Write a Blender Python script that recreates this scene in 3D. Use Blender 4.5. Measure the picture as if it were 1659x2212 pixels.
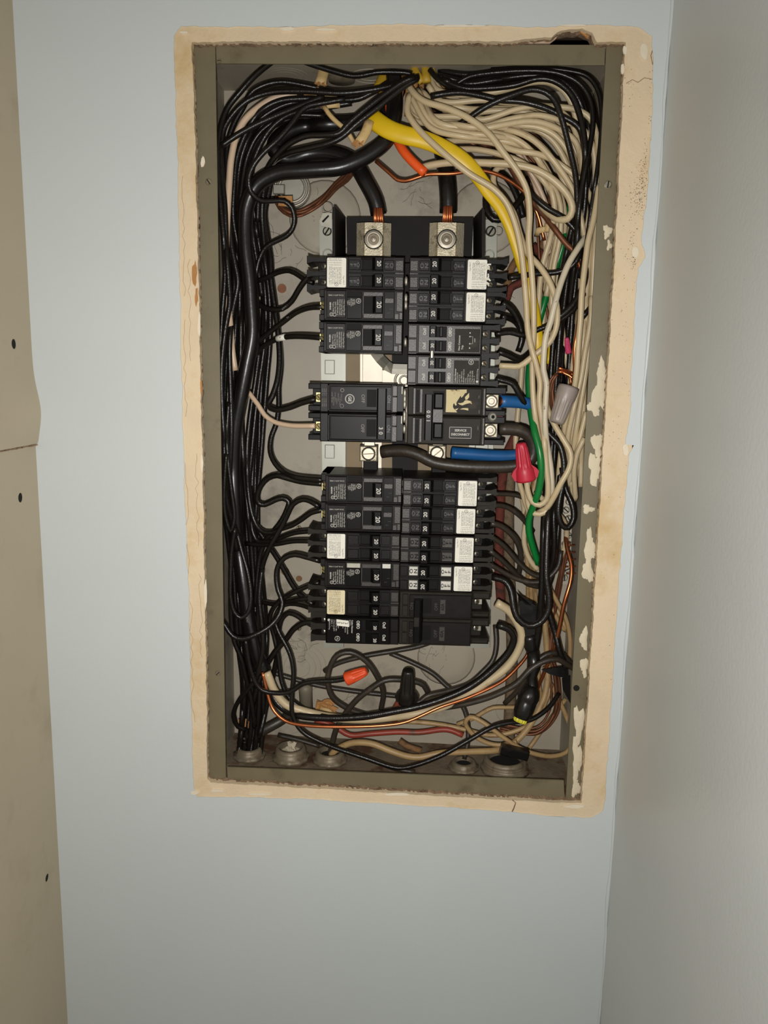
import bpy, bmesh, math, random
import numpy as np
from mathutils import Vector, Matrix
random.seed(7)
RNG = np.random.default_rng(11)
scene = bpy.context.scene
COL = scene.collection
for _o in list(bpy.data.objects): bpy.data.objects.remove(_o)
MM = 0.001
PI = math.pi
# ---------------------------------------------------------------- camera
W_PX, H_PX, F_PX = 1659.0, 2212.0, 1750.0
CX, CY = W_PX/2, H_PX/2
CAM = Vector((0.0, -0.650, 1.55))               # wall plane is Y = 0, eye 0.65 m in front of it
_down = Vector((650-CX, 11250-CY, F_PX)).normalized()
_fwd = Vector((884-CX, 806-CY, F_PX)); _fwd = (_fwd-_down*_fwd.dot(_down)).normalized()
_right = _down.cross(_fwd)
def ray(px, py):
    r = Vector(((px-CX)/F_PX, (py-CY)/F_PX, 1.0))
    return Vector((r.dot(_right), r.dot(_fwd), -r.dot(_down)))
def P(px, py, d=0.0):
    """point of the place seen at photo pixel (px,py), d millimetres behind the wall face"""
    r = ray(px, py); t = (d*MM-CAM.y)/r.y
    return CAM+r*t
def PXP(px, py, X):
    r = ray(px, py); t = (X-CAM.x)/r.x
    return CAM+r*t
cam_d = bpy.data.cameras.new('camera'); cam_o = bpy.data.objects.new('camera', cam_d); COL.objects.link(cam_o)
cam_d.sensor_fit = 'VERTICAL'; cam_d.sensor_height = 36.0; cam_d.lens = F_PX/H_PX*36.0
cam_d.clip_start = 0.01; cam_d.clip_end = 50
cx_w = Vector((_right[0], _fwd[0], -_down[0])); cy_w = -Vector((_right[1], _fwd[1], -_down[1])); cz_w = -Vector((_right[2], _fwd[2], -_down[2]))
cam_o.matrix_world = Matrix(((cx_w.x, cy_w.x, cz_w.x, CAM.x), (cx_w.y, cy_w.y, cz_w.y, CAM.y), (cx_w.z, cy_w.z, cz_w.z, CAM.z), (0, 0, 0, 1)))
scene.camera = cam_o
# ---------------------------------------------------------------- world, flash, exposure
world = bpy.data.worlds.new('world'); scene.world = world; world.use_nodes = True
world.node_tree.nodes['Background'].inputs[0].default_value = (1.0, 0.95, 0.80, 1)
world.node_tree.nodes['Background'].inputs[1].default_value = 0.17
fl_d = bpy.data.lights.new('phone_flash', 'AREA'); fl_d.shape = 'DISK'; fl_d.size = 0.009; fl_d.energy = 2.22; fl_d.spread = math.radians(150)
fl_d.color = (1.0, 0.985, 0.95)
fl_o = bpy.data.objects.new('phone_flash', fl_d); COL.objects.link(fl_o)
fl_o.matrix_world = cam_o.matrix_world.copy()
fl_o.location = CAM+Vector((-0.010, 0.004, -0.022))    # the phone's flash beside its lens, facing the same way
scene.view_settings.view_transform = 'Standard'; scene.view_settings.look = 'None'
scene.view_settings.exposure = 0.0; scene.view_settings.gamma = 1.0; scene.view_settings.use_curve_mapping = False
# ---------------------------------------------------------------- materials
def lin(c): return c/12.92 if c <= .04045 else ((c+.055)/1.055)**2.4
def C(r, g, b): return (lin(r/255), lin(g/255), lin(b/255), 1.0)
def M(name, col, rough=.5, metal=0.0, var=.12, vscale=60, bump=0.0, bscale=300, dirt=None, dscale=40, dlo=.55, dhi=.7, spec=.5, coat=0):
    """procedural material: base colour broken up by noise, optional blotches of a second colour, fine relief"""
    m = bpy.data.materials.new(name); m.use_nodes = True; nt = m.node_tree; nd = nt.nodes; L = nt.links
    b = nd['Principled BSDF']; b.inputs['Metallic'].default_value = metal; b.inputs['Roughness'].default_value = rough
    b.inputs['Specular IOR Level'].default_value = spec; b.inputs['Coat Weight'].default_value = coat
    tc = nd.new('ShaderNodeTexCoord'); n = nd.new('ShaderNodeTexNoise'); n.inputs['Scale'].default_value = vscale; n.inputs['Detail'].default_value = 4
    L.new(tc.outputs['Object'], n.inputs['Vector'])
    r = nd.new('ShaderNodeValToRGB'); r.color_ramp.elements[0].position = .3; r.color_ramp.elements[1].position = .7
    r.color_ramp.elements[0].color = tuple(c*(1-var) for c in col[:3])+(1,); r.color_ramp.elements[1].color = tuple(min(1, c*(1+var)) for c in col[:3])+(1,)
    L.new(n.outputs['Fac'], r.inputs['Fac']); out = r.outputs['Color']
    if dirt:
        n2 = nd.new('ShaderNodeTexNoise'); n2.inputs['Scale'].default_value = dscale; n2.inputs['Detail'].default_value = 6; n2.inputs['Roughness'].default_value = .65
        L.new(tc.outputs['Object'], n2.inputs['Vector'])
        mr = nd.new('ShaderNodeMapRange'); mr.inputs[1].default_value = dlo; mr.inputs[2].default_value = dhi; L.new(n2.outputs['Fac'], mr.inputs[0])
        mx = nd.new('ShaderNodeMix'); mx.data_type = 'RGBA'; L.new(mr.outputs[0], mx.inputs['Factor']); L.new(out, mx.inputs['A']); mx.inputs['B'].default_value = dirt
        out = mx.outputs['Result']
    L.new(out, b.inputs['Base Color'])
    if bump:
        n3 = nd.new('ShaderNodeTexNoise'); n3.inputs['Scale'].default_value = bscale; n3.inputs['Detail'].default_value = 3; L.new(tc.outputs['Object'], n3.inputs['Vector'])
        bp = nd.new('ShaderNodeBump'); bp.inputs['Strength'].default_value = bump; bp.inputs['Distance'].default_value = .001
        L.new(n3.outputs['Fac'], bp.inputs['Height']); L.new(bp.outputs['Normal'], b.inputs['Normal'])
    return m
MAT = {}
MAT['wall'] = M('pale_blue_wall_paint', C(205, 211, 212), .42, var=.015, vscale=9, bump=.12, bscale=260)
MAT['wall_r'] = M('grey_side_wall_paint', C(201, 204, 203), .38, var=.02, vscale=12, bump=.15, bscale=300)
MAT['wall_l'] = M('beige_board_paint', C(192, 178, 153), .55, var=.02, vscale=12, bump=.15, bscale=300, dirt=C(182, 167, 141), dscale=14)
MAT['plaster'] = M('bare_cream_plaster', C(224, 203, 172), .75, var=.05, vscale=30, bump=.35, bscale=420, dirt=C(206, 178, 132), dscale=15, dlo=.52, dhi=.7)
MAT['flake'] = M('loose_paint_flake', C(232, 220, 198), .6, var=.05, vscale=80, bump=.3)
MAT['core'] = M('crumbled_wallboard_core', C(148, 122, 98), .95, var=.3, vscale=240, bump=1.0, bscale=700, dirt=C(82, 56, 36), dscale=70)
MAT['corepink'] = M('pinkish_gypsum_core', C(196, 172, 152), .9, var=.08, vscale=120, bump=.6, bscale=500)
MAT['cavity'] = M('dark_stud_cavity', C(58, 42, 30), .95, var=.25, vscale=40)
MAT['steel'] = M('olive_grey_enamel', C(116, 107, 84), .45, var=.06, vscale=45, bump=.06, bscale=500, dirt=C(88, 78, 58), dscale=26, dlo=.58, dhi=.78)
MAT['boxin'] = M('grey_enamel_inside', C(170, 160, 143), .5, var=.05, vscale=35, bump=.04, dirt=C(118, 110, 94), dscale=18, dlo=.55, dhi=.75)
MAT['floorbox'] = M('dusty_rusty_enamel', C(122, 108, 88), .8, var=.2, vscale=70, bump=.4, dirt=C(86, 58, 38), dscale=34, dlo=.48, dhi=.62)
MAT['zinc'] = M('zinc_plate', C(172, 168, 156), .46, .8, var=.1, vscale=90)
MAT['pan'] = M('pale_galvanised_pan', C(168, 168, 156), .42, .25, var=.05, vscale=50)
MAT['bus'] = M('tinned_bus_bar', C(186, 178, 164), .5, .75, var=.06, vscale=60)
MAT['tanplate'] = M('tan_insulating_board', C(138, 118, 88), .6, var=.08, vscale=50)
MAT['insul'] = M('black_bakelite', C(24, 20, 17), .6, var=.2, vscale=60, spec=.2)
MAT['lug'] = M('cast_aluminium_lug', C(176, 166, 144), .48, .7, var=.12, vscale=300, bump=.3, bscale=900, dirt=C(110, 100, 78), dscale=120, dlo=.55, dhi=.7)
MAT['lugscrew'] = M('turned_aluminium_screw', C(168, 160, 146), .45, .8, var=.1, vscale=160)
MAT['hole'] = M('dark_hole', C(14, 12, 10), .9, var=.1)
MAT['screw'] = M('bright_steel_screw', C(205, 200, 186), .25, .95, var=.1, vscale=200)
MAT['brass'] = M('yellowed_terminal', C(196, 184, 132), .35, .7, var=.15, vscale=200)
MAT['blk'] = M('black_breaker_plastic', C(27, 24, 23), .42, var=.16, vscale=120, bump=.05, bscale=900, spec=.19)
MAT['blkg'] = M('glossy_black_plastic', C(15, 14, 14), .38, var=.1, vscale=120, spec=.13)
MAT['blkd'] = M('dusty_black_plastic', C(38, 33, 28), .55, var=.18, vscale=90, bump=.1, bscale=700, dirt=C(66, 58, 46), dscale=60, dlo=.58, dhi=.8, spec=.2)
MAT['gry'] = M('worn_grey_plastic', C(58, 53, 50), .42, var=.15, vscale=200, bump=.15, bscale=900)
MAT['slot'] = M('slot_shade_black', C(6, 5, 5), .6, var=.1, spec=.2)  # darker than the breaker plastic: recess shade in the colour; also dark letters
MAT['ink'] = M('pale_printing_ink', C(198, 194, 186), .6, var=.05)
MAT['inkdim'] = M('worn_printing_ink', C(128, 122, 114), .6, var=.2, vscale=300)
MAT['inkblk'] = M('black_printing_ink', C(48, 44, 40), .7, var=.05)
MAT['paper'] = M('white_paper_sticker', C(232, 228, 216), .55, var=.02, vscale=120)
MAT['paperold'] = M('yellowed_paper_sticker', C(222, 208, 172), .6, var=.05, vscale=60, dirt=C(200, 178, 130), dscale=70)
MAT['foil'] = M('brushed_foil_plate', C(196, 192, 184), .5, .6, var=.1, vscale=260)
MAT['torn'] = M('torn_yellow_label', C(206, 190, 146), .7, var=.06, vscale=60, dirt=C(150, 128, 88), dscale=160, dlo=.58, dhi=.66)
# wires
MAT['w_blk'] = M('black_wire_insulation', C(24, 20, 17), .3, var=.15, vscale=120, bump=.2, bscale=700, spec=.38)
MAT['w_blkd'] = M('dusty_black_wire', C(52, 45, 37), .42, var=.18, vscale=120, bump=.15, bscale=500, dirt=C(84, 72, 54), dscale=90, dlo=.58, dhi=.78)
MAT['w_big'] = M('heavy_black_cable', C(20, 17, 16), .3, var=.12, vscale=60, bump=.08, bscale=300)
MAT['w_wht'] = M('cream_wire_insulation', C(200, 180, 144), .38, var=.05, vscale=60, bump=.06, bscale=300, dirt=C(176, 152, 112), dscale=50, dlo=.6, dhi=.8)
MAT['w_stain'] = M('stained_cream_wire', C(204, 192, 168), .4, var=.05, vscale=60, dirt=C(60, 44, 36), dscale=130, dlo=.62, dhi=.68)
MAT['w_tan'] = M('aged_tan_wire', C(170, 140, 96), .45, var=.1, vscale=60, bump=.15, dirt=C(138, 106, 66), dscale=70, dlo=.55, dhi=.75)
MAT['w_pink'] = M('pinkish_tan_wire', C(214, 186, 158), .36, var=.05, vscale=60)
MAT['w_cu'] = M('bare_copper', C(206, 122, 78), .3, .9, var=.15, vscale=140)
MAT['w_cud'] = M('dull_bare_copper', C(120, 76, 52), .5, .55, var=.2, vscale=140)
MAT['w_yel'] = M('yellow_cable_jacket', C(224, 186, 22), .4, var=.05, vscale=70)
MAT['w_yeld'] = M('dull_yellow_cable_jacket', C(186, 150, 40), .5, var=.1, vscale=70)
MAT['w_org'] = M('orange_cable_jacket', C(240, 92, 32), .4, var=.05, vscale=70)
MAT['w_grn'] = M('green_wire_insulation', C(14, 116, 50), .3, var=.08, vscale=70)
MAT['w_blu'] = M('blue_tape_band', C(32, 92, 150), .4, var=.08, vscale=70)
MAT['w_red'] = M('dull_red_wire', C(150, 62, 46), .45, var=.12, vscale=70, dirt=C(96, 70, 52), dscale=60)
MAT['w_brn'] = M('brown_cloth_cable', C(126, 92, 58), .85, var=.25, vscale=160, bump=.8, bscale=600, dirt=C(74, 52, 34), dscale=80)
MAT['w_clr'] = M('dark_red_cloth_cable', C(102, 46, 34), .85, var=.25, vscale=200, bump=.9, bscale=700, dirt=C(46, 32, 24), dscale=110)
MAT['w_cgr'] = M('grey_brown_cloth_cable', C(112, 94, 72), .85, var=.28, vscale=200, bump=.9, bscale=700, dirt=C(54, 42, 32), dscale=90)
MAT['w_sheath'] = M('tan_cable_sheath', C(206, 176, 122), .6, var=.08, vscale=60, bump=.2, dirt=C(168, 128, 80), dscale=60)
MAT['pap_cu'] = M('frayed_paper_wrap', C(176, 126, 74), .8, var=.2, vscale=90, bump=.5)
MAT['n_pnk'] = M('pink_wire_nut_plastic', C(206, 70, 110), .42, var=.06)
MAT['n_red'] = M('red_wire_nut_plastic', C(190, 38, 60), .42, var=.06, vscale=60)
MAT['n_gry'] = M('grey_wire_nut_plastic', C(150, 138, 130), .4, var=.05, vscale=60)
MAT['n_org'] = M('orange_wire_nut_plastic', C(222, 78, 34), .42, var=.06, vscale=60)
MAT['n_blk'] = M('black_wire_nut_plastic', C(30, 26, 23), .35, var=.15, vscale=60)
MAT['tape'] = M('black_electrical_tape', C(20, 18, 17), .3, var=.15, vscale=80, bump=.25, bscale=200)
MAT['n_yel'] = M('yellow_wire_nut_plastic', C(214, 204, 60), .5, var=.06, vscale=60)
MAT['oldmetal'] = M('tarnished_connector', C(128, 116, 96), .5, .3, var=.2, vscale=90, bump=.2, dirt=C(84, 64, 44), dscale=60)
MAT['greystub'] = M('grey_plastic_connector', C(126, 118, 100), .5, var=.1, vscale=60)
MAT['grit'] = M('grit_and_plaster_crumbs', C(158, 136, 104), .9, var=.4, vscale=300)
MAT['smear'] = M('dried_plaster_smear', C(216, 204, 178), .8, var=.05, vscale=60, bump=.5, bscale=300)
MAT['mould'] = M('dark_mould_speck', C(92, 70, 46), .95, var=.2)
# ---------------------------------------------------------------- mesh helpers
class MB:
    """collects geometry in millimetres; build() links it as one mesh object in metres"""
    def __init__(s): s.v = []; s.f = []
    def add(s, vs, fs):
        n = len(s.v); s.v += [tuple(p) for p in vs]; s.f += [tuple(i+n for i in f) for f in fs]; return s
    def box(s, x0, x1, y0, y1, z0, z1, c=0.0):
        if x0 > x1: x0, x1 = x1, x0
        if z0 > z1: z0, z1 = z1, z0
        c = min(c, (x1-x0)*.45, (z1-z0)*.45, (y1-y0)*.9)
        B = [(x0, y1, z0), (x1, y1, z0), (x1, y1, z1), (x0, y1, z1)]
        R = [(x0, y0+c, z0), (x1, y0+c, z0), (x1, y0+c, z1), (x0, y0+c, z1)]
        F = [(x0+c, y0, z0+c), (x1-c, y0, z0+c), (x1-c, y0, z1-c), (x0+c, y0, z1-c)]
        fs = [(3, 2, 1, 0)]
        if c > 0:
            fs += [(8, 9, 10, 11)]
            for i in range(4):
                j = (i+1) % 4; fs += [(i, j, 4+j, 4+i), (4+i, 4+j, 8+j, 8+i)]
            return s.add(B+R+F, fs)
        fs += [(4, 5, 6, 7)]
        for i in range(4): j = (i+1) % 4; fs += [(i, j, 4+j, 4+i)]
        return s.add(B+R, fs)
    def prism(s, pts, y0, y1):
        """extrude a polygon given in (x,z), counter-clockwise seen from the front, from y0 (front) to y1"""
        n = len(pts)
        vs = [(x, y0, z) for x, z in pts]+[(x, y1, z) for x, z in pts]
        fs = [tuple(range(n)), tuple(range(2*n-1, n-1, -1))]+[(i, n+i, n+(i+1) % n, (i+1) % n) for i in range(n)]
        return s.add(vs, fs)
    def extr_z(s, pts, z0, z1):
        """extrude a polygon given in (x,y) along z"""
        n = len(pts)
        vs = [(x, y, z0) for x, y in pts]+[(x, y, z1) for x, y in pts]
        fs = [tuple(range(n)), tuple(range(2*n-1, n-1, -1))]+[(i, n+i, n+(i+1) % n, (i+1) % n) for i in range(n)]
        return s.add(vs, fs)
    def lathe(s, prof, o=(0, 0, 0), ax=(0, 1, 0), n=16, ribs=0, rib=0.0, ribz=(0, 1)):
        """prof: list of (r,t) along axis ax from origin o"""
        a = Vector(ax).normalized(); u = a.orthogonal().normalized(); w = a.cross(u); o = Vector(o)
        vs = []; fs = []
        for (r, t) in prof:
            for k in range(n):
                th = 2*PI*k/n; rr = r
                if ribs and ribz[0] <= t <= ribz[1]: rr = r*(1+rib*math.cos(ribs*th))
                vs.append(o+a*t+(u*math.cos(th)+w*math.sin(th))*rr)
        m = len(prof)
        for i in range(m-1):
            for k in range(n):
                k2 = (k+1) % n; fs.append((i*n+k, i*n+k2, (i+1)*n+k2, (i+1)*n+k))
        fs.append(tuple(range(n-1, -1, -1))); fs.append(tuple(range((m-1)*n, m*n)))
        return s.add(vs, fs)
    def tube(s, pts, r, n=8, flat=None, cap=True):
        """tube through pts (mm, Vectors); flat=(a,b) gives an elliptical section facing the viewer"""
        P_ = [Vector(p) for p in pts]; m = len(P_)
        T = [(P_[min(i+1, m-1)]-P_[max(i-1, 0)]).normalized() for i in range(m)]
        N = T[0].cross(Vector((0, 1, 0)))
        if N.length < 1e-4: N = T[0].orthogonal()
        N.normalize(); vs = []; fs = []
        for i in range(m):
            N = (N-T[i]*N.dot(T[i]))
            if N.length < 1e-5: N = T[i].orthogonal()
            N.normalize()
            if flat:
                N2 = T[i].cross(Vector((0, 1, 0)))
                if N2.length > 1e-3: N = N2.normalized()
            Bn = T[i].cross(N)
            ri = r[i] if hasattr(r, '__len__') else r
            a, b = (flat[0]*ri, flat[1]*ri) if flat else (ri, ri)
            for k in range(n):
                th = 2*PI*(k+.5)/n; vs.append(P_[i]+N*(a*math.cos(th))+Bn*(b*math.sin(th)))
        for i in range(m-1):
            for k in range(n):
                k2 = (k+1) % n; fs.append((i*n+k, i*n+k2, (i+1)*n+k2, (i+1)*n+k))
        if cap: fs.append(tuple(range(n-1, -1, -1))); fs.append(tuple(range((m-1)*n, m*n)))
        return s.add(vs, fs)
    def build(s, name, mat, parent=None, smooth=False, fix=True):
        me = bpy.data.meshes.new(name); me.from_pydata([(x*MM, y*MM, z*MM) for x, y, z in s.v], [], s.f)
        if fix:
            bm = bmesh.new(); bm.from_mesh(me); bmesh.ops.recalc_face_normals(bm, faces=bm.faces); bm.to_mesh(me); bm.free()
        me.materials.append(MAT[mat])
        if smooth: me.polygons.foreach_set('use_smooth', [True]*len(me.polygons))
        me.update()
        o = bpy.data.objects.new(name, me); COL.objects.link(o)
        if parent is not None: o.parent = parent
        return o
def thing(name, label, cat, loc=(0, 0, 0), group=None):
    o = bpy.data.objects.new(name, None); o.empty_display_size = .01; COL.objects.link(o); o.location = loc
    o['label'] = label; o['category'] = cat
    if group: o['group'] = group
    return o
def tag(o, label, cat, group=None):
    o['label'] = label; o['category'] = cat
    if group: o['group'] = group
    return o
def struct(o): o['kind'] = 'structure'; return o
def mmv(v): return Vector((v[0]*1000, v[1]*1000, v[2]*1000))
def Pm(px, py, d): return mmv(P(px, py, d))
def rel(px, py, d, root):
    """photo pixel at depth d, in the root's own millimetres"""
    return mmv(P(px, py, d)-root.location)
_tc = {}
def _txt(sx, res, off):
    k = (sx, res, off)
    if k not in _tc:
        cu = bpy.data.curves.new('t', 'FONT'); cu.body = sx; cu.size = 1.0; cu.resolution_u = res; cu.align_x = 'CENTER'; cu.align_y = 'CENTER'; cu.offset = off
        ob = bpy.data.objects.new('t', cu); me = bpy.data.meshes.new_from_object(ob)
        _tc[k] = ([tuple(v.co) for v in me.vertices], [tuple(p.vertices) for p in me.polygons])
        bpy.data.objects.remove(ob); bpy.data.curves.remove(cu); bpy.data.meshes.remove(me)
    return _tc[k]
def txt(mb, sx, size, x, z, y, rot=0.0, sxk=1.0, align='C', res=2, fit=None, bold=0):
    """lettering laid on the front plane at (x,z), depth y; rot in degrees counter-clockwise as the viewer sees it"""
    vs, fs = _txt(sx, res, round(min(.03, bold/size*.9), 3) if bold else 0.0)
    if not vs: return
    xs = [v[0] for v in vs]; w = max(xs)-min(xs); off = 0.0
    k = sxk if not fit else fit/(w*size)
    if align == 'L': off = -min(xs)
    elif align == 'R': off = -max(xs)
    c, s_ = math.cos(math.radians(rot)), math.sin(math.radians(rot)); out = []
    for a, bq, _ in vs:
        u = (a+off)*size*k; v = bq*size
        out.append((x+u*c-v*s_, y, z+u*s_+v*c))
    mb.add(out, fs)
def ring(mb, x, z, y, r0, r1, n=20):
    vs = []; fs = []
    for k in range(n):
        t = 2*PI*k/n; vs += [(x+r0*math.cos(t), y, z+r0*math.sin(t)), (x+r1*math.cos(t), y, z+r1*math.sin(t))]
    for k in range(n): j = (k+1) % n; fs.append((2*k, 2*k+1, 2*j+1, 2*j))
    mb.add(vs, fs)
def plate_with_holes(outer, holes, y0, y1):
    """flat plate in world mm: outer and holes are loops of (x,z); thickness y0..y1"""
    bm = bmesh.new(); edges = []; loops = []
    for lp in [outer]+holes:
        vs = [bm.verts.new((x, y0, z)) for x, z in lp]; loops.append(vs)
        for i in range(len(vs)): edges.append(bm.edges.new((vs[i], vs[(i+1) % len(vs)])))
    bmesh.ops.triangle_fill(bm, edges=edges, use_beauty=True, use_dissolve=False, normal=(0, -1, 0))
    mb = MB(); bm.verts.index_update()
    mb.add([v.co[:] for v in bm.verts], [tuple(v.index for v in f.verts) for f in bm.faces])
    off = 0
    for lp in [outer]+holes:
        n = len(lp); base = len(mb.v)
        mb.add([(x, y0, z) for x, z in lp]+[(x, y1, z) for x, z in lp], [(i, (i+1) % n, n+(i+1) % n, n+i) for i in range(n)])
    bm.free(); return mb
def circ(cx, cz, r, n=14, sx=1.0, sz=1.0): return [(cx+r*sx*math.cos(2*PI*k/n), cz+r*sz*math.sin(2*PI*k/n)) for k in range(n)]
def jag(pts, step, amp, closed=True, seed=1):
    """roughen a polyline of (x,z) mm"""
    rn = random.Random(seed); out = []
    n = len(pts); rng = range(n if closed else n-1)
    ph = [rn.uniform(0, 6.28) for _ in range(4)]; s = 0.0
    for i in rng:
        a = Vector(pts[i]); b = Vector(pts[(i+1) % n]); L = (b-a).length; m = max(1, int(L/step)); nr = Vector((-(b-a).y, (b-a).x)).normalized()
        for k in range(m):
            s += L/m; w = amp*(.5*math.sin(s*.11+ph[0])+.35*math.sin(s*.37+ph[1])+rn.uniform(-.6, .6))
            if k == 0: w *= .3
            q = a.lerp(b, k/m)+nr*w; out.append((q.x, q.y))
    if not closed: out.append(tuple(pts[-1]))
    return out
def PW(px, py, d=0.0):
    p = P(px, py, d); return (p.x*1000, p.z*1000)
# ================================================================ the setting
XR = P(1375, 1106, 0).x; XL = P(85, 1106, 0).x
ZT = P(829, -260, 0).z*1000; ZB = P(829, 2560, 0).z*1000
# plaster outline (edge of the old paint) and the opening cut for the box
PO = [PW(x, y) for x, y in [(392, 56), (600, 58), (830, 52), (1000, 54), (1200, 58), (1290, 52), (1380, 58), (1408, 78), (1412, 130), (1407, 300), (1398, 420), (1386, 520), (1394, 556), (1378, 580), (1366, 760), (1362, 880), (1352, 960), (1370, 962), (1358, 985), (1345, 1150), (1330, 1360), (1318, 1560), (1308, 1720), (1302, 1752), (1278, 1768), (1200, 1764), (1050, 1750), (850, 1738), (650, 1726), (470, 1722), (425, 1722), (418, 1700), (412, 1500), (408, 1300), (400, 1100), (394, 900), (390, 700), (386, 500), (382, 300), (376, 150), (376, 76)]]
PO = jag(PO, 3.0, .55, seed=3)
PI_ = [PW(x, y) for x, y in [(414, 90), (560, 88), (760, 89), (1000, 88), (1100, 88), (1150, 82), (1192, 80), (1206, 68), (1230, 62), (1258, 60), (1280, 70), (1290, 90), (1352, 90), (1352, 96), (1340, 320), (1331, 520), (1320, 700), (1308, 900), (1296, 1100), (1284, 1300), (1272, 1500), (1260, 1690), (1257, 1736), (1180, 1734), (1000, 1724), (800, 1712), (600, 1700), (455, 1692), (447, 1684), (445, 1450), (440, 1200), (437, 1000), (432, 800), (428, 600), (423, 400), (418, 200), (412, 100)]]
PIj = jag(PI_, 2.2, .45, seed=5)
# painted wall skin with a ragged edge, the bare plaster band under it
rect = [(XL*1000, ZB), (XR*1000, ZB), (XR*1000, ZT), (XL*1000, ZT)]
wall = plate_with_holes(rect, [PO], 0.0, 1.6).build('wall_back', 'wall', fix=False)
struct(wall)
band = plate_with_holes([(x+(.9 if x > 0 else -.9)*6, z+(6 if z > 1500 else -6)) for x, z in PO], [PIj], 1.0, 7.5).build('plaster_band', 'plaster', wall, fix=False)
# crumbled core of the wallboard, seen edge-on round the cut
core_o = [(x, z) for x, z in PIj]
coremb = MB(); n = len(PIj); rn = random.Random(4)
vs = []
for i, (x, z) in enumerate(PIj): vs += [(x+rn.uniform(-.5, .5), 5.0, z+rn.uniform(-.5, .5)), (x+rn.uniform(-1.2, .5)*(1 if x < 0 else -1), 10.0+rn.uniform(-1, 1), z+rn.uniform(-1.2, .3)*(1 if z > 1500 else -1)), (x, 16.0, z)]
coremb.add(vs, [(3*i+a, 3*((i+1) % n)+a, 3*((i+1) % n)+a+1, 3*i+a+1) for i in range(n) for a in (0, 1)])
coremb.build('wallboard_edge', 'core', wall, fix=False)
# stud bay behind the wallboard: backing box added to keep world light out
cav = MB(); x0, x1 = XL*1000, XR*1000
cav.box(x0, x1, 116, 122, ZB, ZT); cav.box(x0-4, x0, 10, 116, ZB, ZT); cav.box(x1, x1+4, 10, 116, ZB, ZT); cav.box(x0, x1, 10, 116, ZT, ZT+4); cav.box(x0, x1, 10, 116, ZB-4, ZB)
struct(cav.build('wall_cavity_backing', 'cavity'))
# right-hand wall, a return coming towards the viewer
rw = MB(); rw.box(XR*1000, XR*1000+12, -640, 10, ZB, ZT); struct(rw.build('wall_right', 'wall_r'))
# caulked paint bead down the right-hand corner
bd = [Vector((XR*1000-.6+.5*math.sin(i*.7)+random.uniform(-.3, .3), -.3, ZB+(ZT-ZB)*i/90)) for i in range(91)]
b = MB().tube(bd, [1.2+.4*math.sin(i*1.3)+.3*math.sin(i*.31) for i in range(91)], 8).build('paint_bead', 'wall', wall, True)
# left-hand wall of two boards, drilled
xl = XL*1000
def ZY(px, py): q = PXP(px, py, XL); return (q.y*1000, q.z*1000)
lw = bpy.data.objects.new('wall_left', None); COL.objects.link(lw); struct(lw)
sy, sz = ZY(68, 961)
def board(outer, holes, push):
    mb = plate_with_holes(outer, holes, 0.0, 9.0)
    mb.v = [(xl+push-y, x, z) for x, y, z in mb.v]; return mb
h1 = ZY(27, 743); h2 = ZY(44.5, 1075); h3 = ZY(102, 1896)
rnd = random.Random(9)
top = [(-660, sz+2.2)]+[(-660+660*i/60, sz+1.3+rnd.uniform(-.5, .5)) for i in range(1, 60)]+[(-1.2, sz+1.8), (1.2, sz+4), (4, sz+12)]
board(top+[(4, ZT), (-660, ZT)], [circ(h1[0], h1[1], 3.9)], 1.2).build('board', 'wall_l', lw, fix=False)
bot = [(-660, sz-1.4)]+[(-660+660*i/60, sz-1.0+rnd.uniform(-.45, .45)) for i in range(1, 60)]+[(4, sz-1.2)]
board([(-660, ZB), (4, ZB)]+bot[::-1], [circ(h2[0], h2[1], 3.9), circ(h3[0], h3[1], 3.4)], 0.0).build('board', 'wall_l', lw, fix=False)
bk = MB(); bk.box(xl-14, xl-8, -660, 4, ZB, ZT); bk.build('backing', 'cavity', lw)
for hh, rr, pu in ((h1, 3.8, 1.2), (h2, 3.8, 0), (h3, 3.3, 0)):
    MB().lathe([(rr, 0), (rr, .6)], (xl+pu-.5, hh[0], hh[1]), (-1, 0, 0), n=14).build('hole_shade_disc', 'hole', lw)  # near-black disc just inside each hole paints its inner shade
# the upper board swells out at its lower corner
g = MB(); ny, nz = 16, 26
for i in range(nz+1):
    for j in range(ny+1):
        yy = -70+74*j/ny; zz = sz+.5+72*i/nz; tz_ = i/nz
        bl = 5.2*math.exp(-((tz_-.36)/.3)**2)*max(0, (yy+70)/74)**2
        if i == 0: bl *= .35
        g.v.append((xl+1.22+bl, yy, zz))
g.f = [(i*(ny+1)+j, i*(ny+1)+j+1, (i+1)*(ny+1)+j+1, (i+1)*(ny+1)+j) for i in range(nz) for j in range(ny)]
g.build('paint_swelling', 'wall_l', lw, True)
crk = MB()
for i in range(70):
    y = -230+i*3.36; crk.box(xl-.8, xl+.25+rnd.uniform(0, .5)+(1.2 if y > -12 else 0), y, y+3.5, sz-.9+rnd.uniform(-.3, .3), sz+rnd.uniform(-.1, .5))
crk.build('joint_filler', 'core', lw)
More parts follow.
